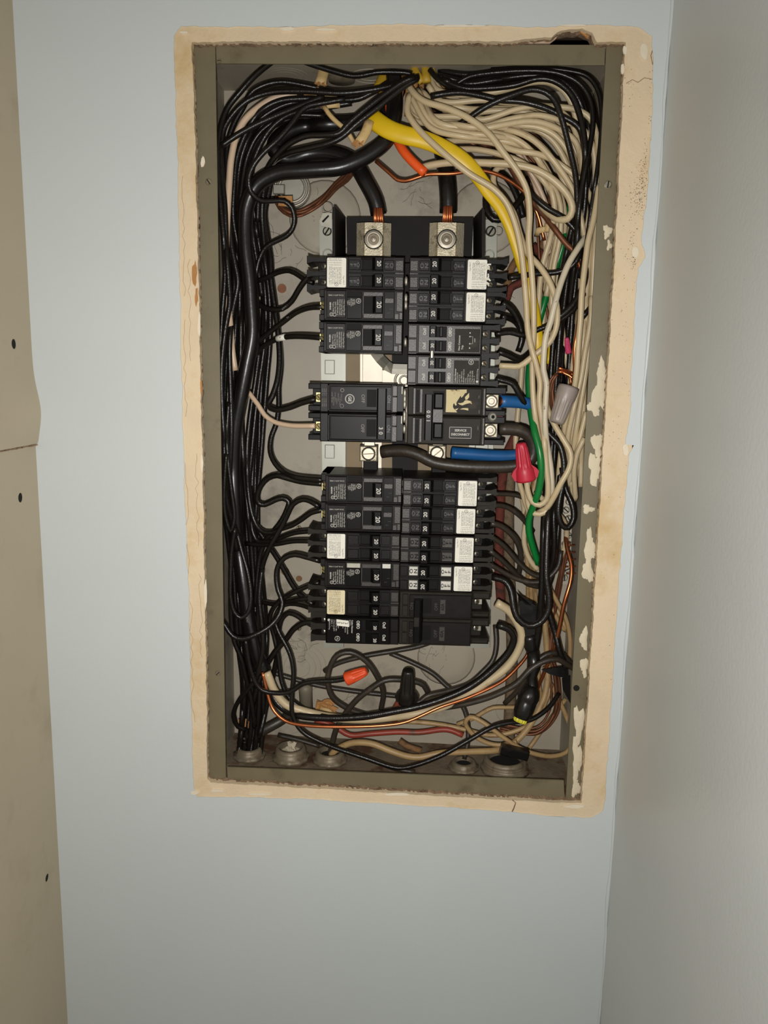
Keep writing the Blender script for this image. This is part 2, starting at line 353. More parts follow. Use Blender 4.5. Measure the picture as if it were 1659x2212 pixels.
# dried paint flakes standing off the ragged plaster edge
fl = [(438, 350, 9, 26), (620, 62, 40, 9), (705, 64, 46, 7), (1372, 545, 20, 30), (420, 1712, 20, 9), (470, 1708, 34, 6), (560, 1716, 60, 5), (860, 1716, 60, 6), (1352, 970, 14, 26), (1392, 110, 18, 40), (1240, 1742, 46, 8), (430, 700, 6, 60), (444, 1280, 6, 70), (436, 1000, 6, 50), (1345, 150, 8, 26), (1350, 108, 10, 20), (1000, 56, 120, 5), (1240, 55, 60, 5), (395, 70, 20, 7)]
for i, (x, y, w, h) in enumerate(fl):
    pts = []
    for k in range(11):
        a = 2*PI*k/11; rr = random.uniform(.72, 1.12); pts.append(PW(x+w/2*rr*math.cos(a), y-h/2*rr*math.sin(a)))
    MB().prism(pts, -.1, 1.3).build('paint_flake', 'flake', wall)
# mould specks on the right side of the plaster
mb = MB(); rn = random.Random(2)
def speck(x, y, r):
    X, Z = PW(x, y, .7); pts = [(X+r*random.uniform(.5, 1)*math.cos(a*1.047), Z+r*random.uniform(.5, 1.3)*math.sin(a*1.047)) for a in range(6)]; mb.prism(pts, .86, 1.1)
for cx_, cy_, sx_, sy_, nn in [(1393, 350, 3, 25, 60), (1386, 400, 7, 22, 110), (1384, 440, 9, 22, 90), (1372, 425, 9, 20, 40), (1366, 530, 4, 28, 45), (1372, 560, 4, 20, 30), (1352, 640, 14, 80, 40), (1345, 780, 14, 90, 36), (1405, 230, 2, 40, 24), (1360, 190, 14, 30, 20), (1330, 1000, 12, 120, 20), (1320, 1320, 10, 100, 14)]:
    for _ in range(nn): speck(rn.gauss(cx_, sx_), rn.gauss(cy_, sy_), rn.uniform(.1, .38))
o = mb.build('mould_specks', 'mould', wall); o['kind'] = 'stuff'
# pinkish bare core beside the broken-out hole, and loose lip of facing paper in it
pts = [PW(x, y, 8) for x, y in ((1106, 72), (1120, 66), (1150, 66), (1192, 68), (1206, 74), (1200, 84), (1188, 93), (1112, 93), (1102, 84))]
MB().prism([(x, z) for x, z in pts][::-1], 8.0, 10.5).build('exposed_core', 'corepink', wall)
pts = [PW(x, y, 6) for x, y in ((1252, 58), (1268, 60), (1276, 72), (1270, 84), (1262, 76), (1254, 70))]
MB().prism(pts[::-1], 6.0, 7.5).build('torn_paper_patch', 'pap_cu', wall)
# hairline cracks in the plaster
def crack(pts, r, d=.9, mat='core'):
    MB().tube([Pm(x, y, d) for x, y in pts], r, 5).build('crack', mat, wall)
crack([(1353, 180), (1366, 172), (1378, 178), (1392, 168), (1412, 172), (1430, 160)], .22)
crack([(1107, 1728), (1114, 1734), (1110, 1746), (1106, 1754), (1100, 1760)], .5)
crack([(1410, 78), (1412, 100), (1406, 120), (1410, 140)], .3)
for i, (x, y0, y1) in enumerate([(393, 380, 640), (398, 690, 900), (402, 1000, 1240), (412, 1300, 1560), (424, 980, 1180), (432, 1240, 1420), (408, 560, 780)]):
    crack([(x+(y-y0)*.022+random.uniform(-4, 4), y) for y in np.linspace(y0, y1, 17)], .11, .98)
# brown water stains dripping on the plaster are patches of torn facing paper
for (x, y, w, h) in [(420, 590, 12, 60), (424, 640, 8, 46), (434, 835, 5, 40)]:
    pts = []
    for k in range(14):
        a = 2*PI*k/14; rr = random.uniform(.6, 1.1); pts.append(PW(x+w/2*rr*math.cos(a), y-h/2*rr*math.sin(a)))
    MB().prism(pts, .82, 1.2).build('torn_paper_patch', 'pap_cu', wall)

# ================================================================ the steel box
DF = 9.0; DB = 106.0
bx = thing('panel_box', 'olive grey steel breaker panel box sunk into the wall', 'electrical box', P(850, 1725, DF))
def bp(px, py, d): return rel(px, py, d, bx)
FO = [(417, 96), (1350, 97), (1256, 1734), (453, 1690)]       # outer corners of the face flange, in photo pixels
fo = [bp(x, y, DF) for x, y in FO]
def quad_plate(name, px4, d0, d1, mat, c=.35):
    mb = MB(); q = [bp(x, y, d0) for x, y in px4]
    mb.prism([(v.x, v.z) for v in q][::-1], q[0].y, q[0].y+(d1-d0)); return mb.build(name, mat, bx)
quad_plate('side_flange', [(411, 96), (465, 96), (488, 1692), (447, 1690)], DF, DF+1.6, 'steel')
quad_plate('side_flange', [(1310, 98), (1355, 97), (1262, 1734), (1222, 1730)], DF, DF+1.6, 'steel')
quad_plate('top_flange', [(467, 96), (1307, 97), (1306, 141), (468, 137)], DF+.4, DF+2.0, 'steel')
quad_plate('bottom_flange', [(491, 1657), (1218, 1686), (1219, 1724), (493, 1702)], DF+.4, DF+2.0, 'steel')
quad_plate('bottom_ledge', [(455, 1688), (1256, 1722), (1257, 1734), (453, 1702)], DF+6, DF+7.5, 'core')
y0 = fo[0].y; yb = bp(850, 900, DB).y
def side(name, a, b, mat, yy0=y0+1.7, t=1.6):
    mb = MB(); n_ = Vector((-(b.z-a.z), 0, b.x-a.x)).normalized()*t
    mb.add([(a.x, yy0, a.z), (b.x, yy0, b.z), (b.x, yb, b.z), (a.x, yb, a.z), (a.x+n_.x, yy0, a.z+n_.z), (b.x+n_.x, yy0, b.z+n_.z), (b.x+n_.x, yb, b.z+n_.z), (a.x+n_.x, yb, a.z+n_.z)],
           [(0, 1, 2, 3), (7, 6, 5, 4), (0, 4, 5, 1), (1, 5, 6, 2), (2, 6, 7, 3), (3, 7, 4, 0)])
    return mb.build(name, mat, bx)
side('top_plate', fo[1], fo[0], 'boxin'); side('side_plate', fo[0], fo[3], 'boxin'); side('side_plate', fo[2], fo[1], 'boxin'); side('bottom_plate', fo[3], fo[2], 'floorbox')
# back plate, drilled
bq = [(v.x, v.z) for v in (fo[3], fo[2], fo[1], fo[0])]
def bxz(px, py, d=DB): v = bp(px, py, d); return (v.x, v.z)
hl = [circ(*bxz(609, 623), 4.2), circ(*bxz(616, 1234), 4.0), circ(*bxz(646, 1250), 3.0)]
bkm = plate_with_holes(bq, hl, yb, yb+1.8).build('back_plate', 'boxin', bx, fix=False)
for k, (x, y, r) in enumerate([(609, 623, 4.2), (616, 1234, 4.0), (646, 1250, 3.0)]):
    X, Z = bxz(x, y); MB().lathe([(r, 0), (r, 1.5)], (X, yb+1.6, Z), n=14).build('hole_plug', 'w_cud' if k == 0 else 'w_brn', bx)
# stamped rings of the knockouts on the back, the top and the bottom plate
def ringtube(c, ax, r, t=.45, n=40, name='knockout_ring', mat='boxin', par=None):
    a = Vector(ax); u = a.orthogonal().normalized(); w = a.cross(u)
    pts = [Vector(c)+(u*math.cos(2*PI*k/n)+w*math.sin(2*PI*k/n))*r for k in range(n+1)]
    return MB().tube(pts, t, 5, cap=False).build(name, mat, par or bx, True)
for r in (10, 16, 21, 26): X, Z = bxz(648, 1442); ringtube((X, yb, Z), (0, 1, 0), r)
X, Z = bxz(620, 1545); ringtube((X, yb, Z), (0, 1, 0), 20)
X, Z = bxz(1110, 1530); ringtube((X, yb, Z), (0, 1, 0), 18)
tz = fo[0].z-1.0
for px_, rr in ((618, (9, 14, 18)), (800, (10, 16)), (1060, (11, 17))):
    for r in rr: v = bp(px_, 165, 70); ringtube((v.x, v.y, tz), (0, 0, 1), r)
# raised dimples that stand the bus pan off the back
for (x, y, r) in [(702, 470, 26), (1048, 470, 26), (964, 1420, 22)]:
    X, Z = bxz(x, y); MB().lathe([(r+7, .2), (r+4, -.5), (r+1, -1.5), (r-2, -2.2), (r-6, -2.5), (4, -2.6)], (X, yb, Z), n=28).build('stamped_boss', 'boxin', bx, True)
# flange screws and holes
def screw(px, py, d, r, par, name='screw', mat='screw', ang=.5, h=1.2, root=None):
    v = rel(px, py, d, root or par); m = MB(); m.lathe([(r, 0), (r, -h*.55), (r*.72, -h)], v, n=14)
    o = m.build(name, mat, par, False)
    c, s = math.cos(ang)*r*.85, math.sin(ang)*r*.85; cn, sn = -math.sin(ang)*r*.16, math.cos(ang)*r*.16
    q = [(v.x+c+cn, v.z+s+sn), (v.x-c+cn, v.z-s+sn), (v.x-c-cn, v.z-s-sn), (v.x+c-cn, v.z+s-sn)]
    MB().prism(q, v.y-h-.08, v.y-h+.4).build('screw_slot', 'hole', o)
    return o
screw(451, 393, DF, 2.5, bx, mat='oldmetal', ang=2.2); screw(1313, 399, DF, 3.0, bx, ang=1.45); screw(471, 1454, DF, 2.3, bx, mat='oldmetal', ang=.8); screw(1245, 1486, DF, 2.6, bx, mat='hole', ang=.3)
screw(474, 132, DF, 1.4, bx, mat='steel', ang=0)
for (x, y) in [(700, 1142), (694, 1362), (735, 1395), (646, 1140), (646, 1357), (964, 1400), (962, 1427), (694, 1300)]: screw(x, y, DB-.5, 2.4, bx, mat='oldmetal', ang=random.uniform(0, 3))
# plaster smeared over the right flange and the left one
def blob(px, py, w, h, d, t, mat, par, name, seed, root=None):
    rn = random.Random(seed); n = 26; pts = []
    for k in range(n):
        a = 2*PI*k/n; rr = .82+.22*math.sin(a*3+seed)+rn.uniform(-.13, .13); v = rel(px+w/2*rr*math.cos(a), py-h/2*rr*math.sin(a), d, root or par); pts.append((v.x, v.z))
    y = rel(px, py, d, root or par).y
    cxx = sum(p[0] for p in pts)/n; czz = sum(p[1] for p in pts)/n
    m = MB(); vs = [(x, y, z) for x, z in pts]+[(cxx+(x-cxx)*.82, y-t, czz+(z-czz)*.82) for x, z in pts]+[(cxx, y-t*1.1, czz)]
    m.add(vs, [(i, (i+1) % n, n+(i+1) % n, n+i) for i in range(n)]+[(n+i, n+(i+1) % n, 2*n) for i in range(n)])
    return m.build(name, mat, par, True)
for i, (x, y, w, h) in enumerate([(1312, 500, 22, 34), (1316, 530, 12, 26), (1300, 800, 24, 60), (1296, 850, 40, 80), (1284, 880, 34, 40), (1292, 960, 32, 60), (1286, 1010, 38, 80), (1270, 1100, 30, 22), (1274, 1180, 28, 80), (1270, 1230, 26, 70), (1262, 1380, 20, 60), (1262, 1440, 20, 50), (1250, 1560, 26, 90), (1246, 1640, 24, 110), (1244, 1700, 22, 50)]):
    blob(x, y, w, h, DF, .35, 'smear', bx, 'plaster_smear', i+1)
blob(438, 349, 10, 24, DF, .3, 'flake', bx, 'plaster_smear', 3)

# fittings through the bottom and the back of the box
def bush(px, py, r, h, label, mat='oldmetal', inner='hole', name='cable_bushing'):
    base = bp(px, py, 55); zb = fo[3].z+(fo[2].z-fo[3].z)*((base.x-fo[3].x)/(fo[2].x-fo[3].x))
    t = thing(name, label, 'conduit fitting', bx.location+Vector((base.x, bp(850, 900, 58).y, zb+1.6))*MM)
    prof = [(r+5, 0), (r+5, h*.3), (r+2.5, h*.34), (r+2.5, h*.75), (r+1.2, h), (r-1.5, h), (r-2, h*.5)]
    MB().lathe(prof, (0, 0, 0), (0, 0, 1), n=44, ribs=11, rib=.03, ribz=(0, h*.32)).build('locknut', mat, t, True)
    MB().lathe([(r-1.6, 0), (r-1.6, h*.55)], (0, 0, .2), (0, 0, 1), n=18).build('bore', inner, t)
    return t
bush(537, 1638, 10, 10, 'tarnished cable fitting in the bottom left corner of the box')
t = bush(627, 1622, 12, 12, 'cable fitting on the box floor with a ragged whitish stub', inner='smear')
m = MB()
for k in range(12):
    a = k*2.4; m.tube([Vector((4*math.cos(a)*(k % 3)/2, 4*math.sin(a)*(k % 3)/2, 6)), Vector((6*math.cos(a)*(k % 4)/3, 5*math.sin(a), 10+(k % 5)*1.6))], 1.7, 6)
m.build('frayed_stub', 'w_stain', t)
bush(712, 1640, 11, 10, 'cable fitting on the box floor that old dark wires enter')
bush(1002, 1656, 9, 7, 'open dark fitting on the box floor with copper strands', inner='hole')
t = bush(1092, 1640, 17, 13, 'large threaded conduit ring on the box floor at the right')
for k in range(4): ringtube((0, 0, 2+k*2.6), (0, 0, 1), 19.2, .6, name='thread', mat='oldmetal', par=t)
# grit on the box floor: nobody could count it
g = MB(); rn = random.Random(12)
zfl = lambda x: fo[3].z+(fo[2].z-fo[3].z)*((x-fo[3].x)/(fo[2].x-fo[3].x))
for _ in range(1500):
    x = rn.uniform(fo[3].x+6, fo[2].x-6); y = rn.uniform(6, 92)
    if rn.random() < .45: x = rn.gauss(fo[2].x-45, 26); y = rn.gauss(70, 18)
    if not (fo[3].x+4 < x < fo[2].x-4 and 4 < y < 94): continue
    r = rn.uniform(.25, .9); z = zfl(x); a = rn.uniform(0, 3)
    pts = [Vector((x+r*math.cos(a+k*2.1), y0+y+r*math.sin(a+k*2.1), z-.1)) for k in range(3)]+[Vector((x, y0+y, z+r*1.1))]
    g.add(pts, [(0, 1, 3), (1, 2, 3), (2, 0, 3), (2, 1, 0)])
o = g.build('debris', 'grit'); o.location = bx.location; o['kind'] = 'stuff'; tag(o, 'grit, rust and plaster crumbs lying on the box floor', 'debris')
# conduit connector seen in the broken-out hole above the box
t = thing('conduit_connector', 'shiny metal conduit end in the dark hole broken above the box', 'conduit fitting', P(1283, 88, 40))
MB().lathe([(7, 0), (7, 8), (9, 8), (9, 12), (7, 12), (7, 24)], (0, -14, 2), (.2, 1, .5), n=18).build('body', 'zinc', t)
for k in range(3): ringtube(Vector((0, -14, 2))+Vector((.2, 1, .5)).normalized()*(1.5+2*k), Vector((.2, 1, .5)).normalized(), 7.2, .5, name='thread', mat='zinc', par=t)

# ================================================================ bus assembly
bs = thing('bus_assembly', 'grey bus pan with tinned bars, lugs and black barriers behind the breakers', 'bus assembly', P(880, 1000, 90))
def sp(px, py, d): return rel(px, py, d, bs)
def plate(name, px4, d0, d1, mat, c=0.0):
    mb = MB(); q = [sp(x, y, d0) for x, y in px4]
    mb.prism([(v.x, v.z) for v in q][::-1], q[0].y, q[0].y+(d1-d0)); return mb.build(name, mat, bs)
DP = 88.0
plate('pan_rail', [(690, 474), (746, 474), (742, 1400), (700, 1400)], DP, DP+2, 'pan')
plate('pan_rail', [(1012, 474), (1074, 474), (1058, 1400), (1010, 1400)], DP, DP+2, 'pan')
plate('pan_fold', [(741, 560), (747, 560), (746, 1390), (740, 1390)], DP-8, DP, 'pan')
plate('tan_board', [(747, 560), (1016, 560), (1010, 1390), (748, 1390)], DP-6, DP-3, 'tanplate')
for (x, y) in [(711, 793), (711, 975)]:
    for k in range(1):
        q = sp(x, y, DP); o_ = MB(); o_.box(q.x-3.6, q.x+5.0, q.y-2.2, q.y+.5, q.z-6.2, q.z+6.2, .5); o_.build('stamped_tab', 'pan', bs)
        q = sp(x-3, y, DP); MB().box(q.x-2.6, q.x+1.6, q.y-.5, q.y+.4, q.z-6, q.z+6).build('tab_slot', 'hole', bs)
q = sp(1040, 968, DP); MB().box(q.x-6, q.x+6, q.y-2.2, q.y+.5, q.z-6, q.z+6, .6).build('stamped_tab', 'pan', bs)
plate('bus_bar', [(784, 760), (826, 760), (824, 1012), (783, 1012)], DP-14, DP-9, 'bus')
plate('bus_bar', [(826, 800), (880, 798), (880, 835), (826, 835)], DP-22, DP-18, 'bus')
plate('gap_dark_strip', [(846, 560), (905, 560), (900, 1385), (848, 1385)], DP-12, DP-8, 'insul')  # black strip put in to make the gap between the breaker columns dark
plate('bus_stab', [(783, 765), (783, 835), (778, 835), (778, 765)][::-1], DP-18, DP-9, 'bus')
# bent link strap across the open slot
st = [sp(810, 760, 62), sp(822, 776, 60), sp(836, 790, 56), sp(848, 797, 54), sp(880, 798, 54)]
MB().tube(st, 5.0, 6, flat=(1, .35)).build('bent_strap', 'zinc', bs)
ringtube(sp(873, 822, DP-23.5), (0, 1, 0), 8, 1.2, name='washer', mat='bus', par=bs); ringtube(sp(873, 822, DP-23.5), (0, 1, 0), 4, .9, name='washer', mat='zinc', par=bs)
# spring clips glinting between the two breaker columns
for y in [603, 640, 655, 735, 845, 858, 870, 892, 900, 923, 1040, 1056, 1098, 1135]:
    q = sp(877.5-(y-600)*.012, y, 24); MB().lathe([(.8, -2), (1.5, 0), (1.5, 3), (.8, 5)], q, (0, 0, -1), n=8).build('spring_clip', 'bus', bs, True)
q = [sp(x, y, 34) for x, y in ((878, 838), (878, 955))]
MB().tube(q, 1.3, 8).build('spring_clip', 'bus', bs, True)
# black insulator and barriers at the main lugs
plate('insulator', [(748, 469), (1022, 470), (1018, 566), (750, 566)], 66, 84, 'insul')
def barrier(pts, t=2.2):
    mb = MB(); v = [sp(*p) for p in pts]; mb.add([q for q in v]+[q+Vector((t, 0, 0)) for q in v], [(0, 1, 2, 3), (7, 6, 5, 4), (0, 4, 5, 1), (1, 5, 6, 2), (2, 6, 7, 3), (3, 7, 4, 0)]); mb.build('barrier', 'insul', bs)
barrier([(718, 447, 30), (718, 553, 30), (741, 556, 86), (741, 470, 86)])
barrier([(1041, 452, 30), (1041, 556, 30), (1022, 558, 86), (1022, 472, 86)])
for s, xc, yc in ((0, 807, 517), (1, 965, 517)):
    q = sp(xc, yc, 44); b_ = MB(); hw, hh = 14.2, 13.2
    b_.extr_z([(q.x-hw, q.y+22), (q.x-hw, q.y+3), (q.x-hw*.62, q.y+.4), (q.x-hw*.58, q.y+1.2), (q.x-hw*.52, q.y), (q.x+hw*.52, q.y), (q.x+hw*.58, q.y+1.2), (q.x+hw*.62, q.y+.4), (q.x+hw, q.y+3), (q.x+hw, q.y+22)], q.z-hh, q.z+hh)
    l_ = b_.build('main_lug', 'lug', bs)
    MB().lathe([(8.0, 0.3), (8.0, -.5), (7.2, -.5), (7.2, .2)], q, n=26).build('recess_rim', 'hole', l_)
    MB().lathe([(7.0, .2), (7.0, -1.2), (5.4, -1.6), (4.6, -1.6), (4.2, -.3), (2.6, -.3), (2.2, -1.3), (.6, -1.8)], q, n=26).build('clamp_screw', 'lugscrew', l_)
    MB().lathe([(4.5, -.35), (4.5, -.5), (2.7, -.5)], q, n=8).build('hex_socket', 'oldmetal', l_)
# smaller line lugs feeding the service disconnect
for xc, yc, a in ((796, 980, .08), (944, 979, .7)):
    q = sp(xc, yc, 48); b_ = MB().box(q.x-7.8, q.x+7.8, q.y, q.y+16, q.z-6.8, q.z+6.8, 1.0); l_ = b_.build('line_lug', 'lug', bs)
    sc = MB().lathe([(5.4, 0), (5.4, -1.0), (4.6, -1.5)], q, n=22).build('clamp_screw', 'lugscrew', l_)
    ringtube(q+Vector((0, -.1, 0)), (0, 1, 0), 5.7, .4, name='rim', mat='hole', par=l_)
    c, s_ = math.cos(a)*5, math.sin(a)*5
    MB().tube([q+Vector((-c, -1.5, -s_)), q+Vector((c, -1.5, s_))], .6, 4).build('screw_slot', 'oldmetal', l_)
    q2 = sp(xc+3, yc+26, 60); MB().box(q2.x-6, q2.x+7, q2.y, q2.y+8, q2.z-7, q2.z+7, .8).build('lug_foot', 'insul', l_)
    q3 = sp(xc+2, yc-20, 52); MB().box(q3.x-4.5, q3.x+4.5, q3.y, q3.y+3, q3.z-3, q3.z+3, .3).build('lug_tongue', 'bus', l_)
# hanging brackets and rivets at the top of the pan
q = [sp(x, y, 84) for x, y in ((690, 477), (697, 460), (717, 460), (717, 494), (694, 488))]
MB().prism([(v.x, v.z) for v in q][::-1], q[0].y, q[0].y+1.2).build('hanger_tab', 'zinc', bs)
q = [sp(x, y, 83.5) for x, y in ((695, 478), (709, 464), (711, 467), (698, 481))]
MB().prism([(v.x, v.z) for v in q][::-1], q[0].y, q[0].y+.8).build('tab_slot', 'hole', bs)
for (x, y, r) in ((707, 500, 4.0), (1060, 500, 4.6)):
    screw(x, y, 86, r, bs, ang=1.0, h=2)
for x, y in ((708, 549), (1057, 551), (708, 448), (1063, 448)): ringtube(sp(x, y, DP-.3), (0, 1, 0), 4.2, .5, 20, name='hole_rim', mat='zinc', par=bs)
q = sp(1076, 500, DP); ringtube(q, (0, 1, 0), 3.6, .5, 20, name='hole_rim', mat='zinc', par=bs)
# ================================================================ breakers
# local frame of a breaker: u = mm from its inner (bus) end outwards, z up, y into the wall, face at y = 0
DFACE = 20.0
class BK:
    def __init__(k, name, label, cat, xi, yc, s, h, group=None):
        k.s = s; k.h = h; k.rot = 90 if s > 0 else -90
        k.o = thing(name, label, cat, P(xi, yc, DFACE), group)
        k.ink = MB()
    def box(k, mb, u0, u1, y0, y1, z0, z1, c=.4): mb.box(k.s*u0, k.s*u1, y0, y1, z0, z1, c); return mb
    def part(k, name, mat, boxes, c=.4, par=None, lab=None):
        mb = MB()
        for b in boxes: k.box(mb, *b[:6], b[6] if len(b) > 6 else c)
        o = mb.build(name, mat, par or k.o)
        if lab: o['label'] = lab
        return o
    def t(k, sx, size, u, z, y, rot=None, **kw): txt(k.ink, sx, size, k.s*u, z, y-.06, k.rot if rot is None else rot, **kw)
    def flush(k, mat='ink', name='lettering', par=None):
        if k.ink.v: k.ink.build(name, mat, par or k.o, fix=False)
        k.ink = MB()
    def screw(k, u, z, y, r=2.6, mat='screw', tilt=.8, ang=.6):
        """terminal screw whose head looks outward and towards the viewer"""
        a = Vector((k.s*tilt, -1, 0)).normalized(); o = Vector((k.s*u, y, z))
        sc = MB().lathe([(r, 0), (r, 1.0), (r*.7, 1.6)], o, a, n=14).build('terminal_screw', mat, k.o)
        e = Vector((0, 0, 1))*math.cos(ang)+a.cross(Vector((0, 0, 1)))*math.sin(ang)
        MB().tube([o+a*1.65-e*r*.6, o+a*1.65+e*r*.6], .35, 4).build('screw_slot', 'hole', sc)
    def handle(k, u0, u1, z0, z1, y0=-8.5, lab=None, mat='blkg', slope=2.2):
        """toggle: a block whose outer flank slopes down into its slot"""
        s = k.s; pr = [(s*u0, 0), (s*u0, y0+.6), (s*(u0+.6), y0), (s*(u1-.5), y0), (s*u1, y0+.5), (s*(u1+slope), y0+4.5), (s*(u1+slope), 0)]
        return MB().extr_z(pr, z0, z1).build('handle', mat, k.o)
    def fins(k, zs, u0=60.5, u1=79, t=3.2, y0=4, y1=40, mat='blk', flare=1.5):
        for z in zs:
            mb = MB(); s = k.s
            mb.prism(sorted_ccw([(s*u0, z-t/2), (s*(u1-5), z-t/2), (s*u1, z-t/2-flare), (s*u1, z+t/2+flare), (s*(u1-5), z+t/2), (s*u0, z+t/2)]), y0, y1)
            mb.build('terminal_barrier', mat, k.o)
def sorted_ccw(p):
    a = sum(p[i][0]*p[(i+1) % len(p)][1]-p[(i+1) % len(p)][0]*p[i][1] for i in range(len(p)))
    return p if a > 0 else p[::-1]
STK = ['Type MH-T', 'Interrupting Rating', 'MAX RMS SYM AMPS', '10,000 120/240 V.A.C.', 'No Common Trip', 'UND. LAB. INC. LISTED', 'CIR. BREAKER Test File', 'ISSUE NO. E71', 'ENCLOSED Type MP-T']
def mark_ul(k, u, z, y, r=1.9, letters='UL'):
    ring(k.ink, k.s*u, z, y-.06, r*.84, r, 20); k.t(letters, r*1.05, u, z, y, res=1, bold=.05)
def sticker(k, u0, u1, z0, z1, y, mat='paper'):
    # rounded paper label with its small print
    r = 1.0; s = k.s; pts = []
    for (cu, cz, a0) in ((u1-r, z1-r, 0), (u0+r, z1-r, 90), (u0+r, z0+r, 180), (u1-r, z0+r, 270)):
        for a in (0, 45, 90): th = math.radians(a0+a); pts.append((s*(cu+r*math.cos(th)), cz+r*math.sin(th)))
    o = MB().prism(sorted_ccw(pts), y-.35, y).build('paper_label', mat, k.o)
    w = u1-u0; hgt = z1-z0; sg = 1 if s > 0 else -1
    yy = y-.36
    k.t(STK[0], 1.5, u0+w*.13, (z0+z1)/2+sg*hgt*.26, yy)
    for i, l in enumerate(STK[1:]):
        k.t(l, 1.35, u0+w*(.27+.086*i), (z0+z1)/2+sg*hgt*.10, yy, fit=hgt*(.58 if i < 6 else .6))
    for i in range(6):
        for j in range(3): k.t('CU 75'[:2+(i+j) % 4], 1.15, u0+w*(.3+.115*i), (z0+z1)/2-sg*hgt*(.26+.075*j), yy, rot=0 if s > 0 else 180)
    k.t('CU-AL 60/75 C WIRE', 1.2, u0+w*.58, (z0+z1)/2-sg*hgt*.465, yy, rot=0 if s > 0 else 180, fit=w*.66)
    ring(k.ink, s*(u0+w*.5), (z0+z1)/2+sg*hgt*.40, yy-.06, 1.25, 1.5, 14); k.t('LR', 1.3, u0+w*.5, (z0+z1)/2+sg*hgt*.40, yy)
    k.flush('inkblk', 'small_print', o)
def tandem(label, xi, yc, s, h, plate='blk', onoff=True, stick='paper', outer=79, tmat='blk'):
    k = BK('tandem_breaker', label, 'circuit breaker', xi, yc, s, h, 'tandem breakers with paper labels'); H = h/2; q = h/4
    k.part('body', 'blk', [(0, 62.5, 0, 54, -H+.25, H-.25, .6), (62.5, 70, 13, 54, -H+.4, H-.4, .6), (44.5, 62.5, -1.2, .2, -H+.5, H-.5, .5)])
    k.part('end_block', 'gry' if plate != 'foil' else 'blk', [(.6, 7, -1.4, .3, q-4.6, q+3.6, .4), (.6, 7, -1.4, .3, -q-4.6, -q+3.6, .4), (.3, 7.2, -.7, .3, -H+.3, -H+1.2, .3), (.3, 7.2, -.7, .3, -.8, .6, .3)])
    k.part('ridge', 'blk', [(7.6, 44, -1.3, .2, -.5, .5, .3), (7.6, 44, -1.8, .2, -H+.3, -H+1.6, .5), (7.6, 44, -1.8, .2, H-1.1, H-.3, .4), (16.5, 34.5, -2.6, .1, q+3.7, q+4.9, .5), (16.5, 34.5, -2.6, .1, -q+3.7, -q+4.9, .5), (16.5, 34.5, -2.4, .1, q-5.2, q-3.9, .5), (16.5, 34.5, -2.4, .1, -q-5.2, -q-3.9, .5), (33, 34.5, -2.4, .1, q-4, q+4, .4), (33, 34.5, -2.4, .1, -q-4, -q+4, .4)])
    for z in (q, -q):
        k.part('slot', 'slot', [(23, 33, -.9, .1, z-3.7, z+3.7, 0)], 0)
        hd = k.handle(16.8, 23.2, z-4.6, z+4.6)
        k.t('20', 4.4, 20, z, -8.5, bold=.12, res=3); k.flush('ink', 'rating', hd)
        a = k.part('on_plate', plate, [(8.2, 15.8, -1.6, .2, z-4.3, z+3.6, .4)]); b = k.part('off_plate', plate, [(35.2, 44, -1.6, .2, z-4.3, z+3.6, .4)])
        if onoff:
            im = 'inkblk' if plate == 'foil' else ('slot' if plate == 'gry' else 'gry')
            for i, c_ in enumerate('ON'): k.t(c_, 4.0, 10.2+3.7*i, z-.4, -1.6, bold=.11, sxk=1.3)
            k.flush(im, 'embossed_on', a)
            for i, c_ in enumerate('OFF'): k.t(c_, 3.1, 36.8+2.8*i, z-.4, -1.6, bold=.09, sxk=1.6)
            k.flush(im, 'embossed_off', b)
    sticker(k, 46.3, 61.6, -H+1.3, H-1.6, -1.2, stick)
    k.fins([H-1.9, 0, -H+1.9], u1=outer, mat=tmat, y0=8)
    for z in (q, -q): k.screw(65.2, z, 12.4, 2.7, ang=.5 if z > 0 else 1.1); k.part('terminal_pocket', 'slot', [(67, 70.4, 12.6, 20, z-3, z+3, .2)])
    return k
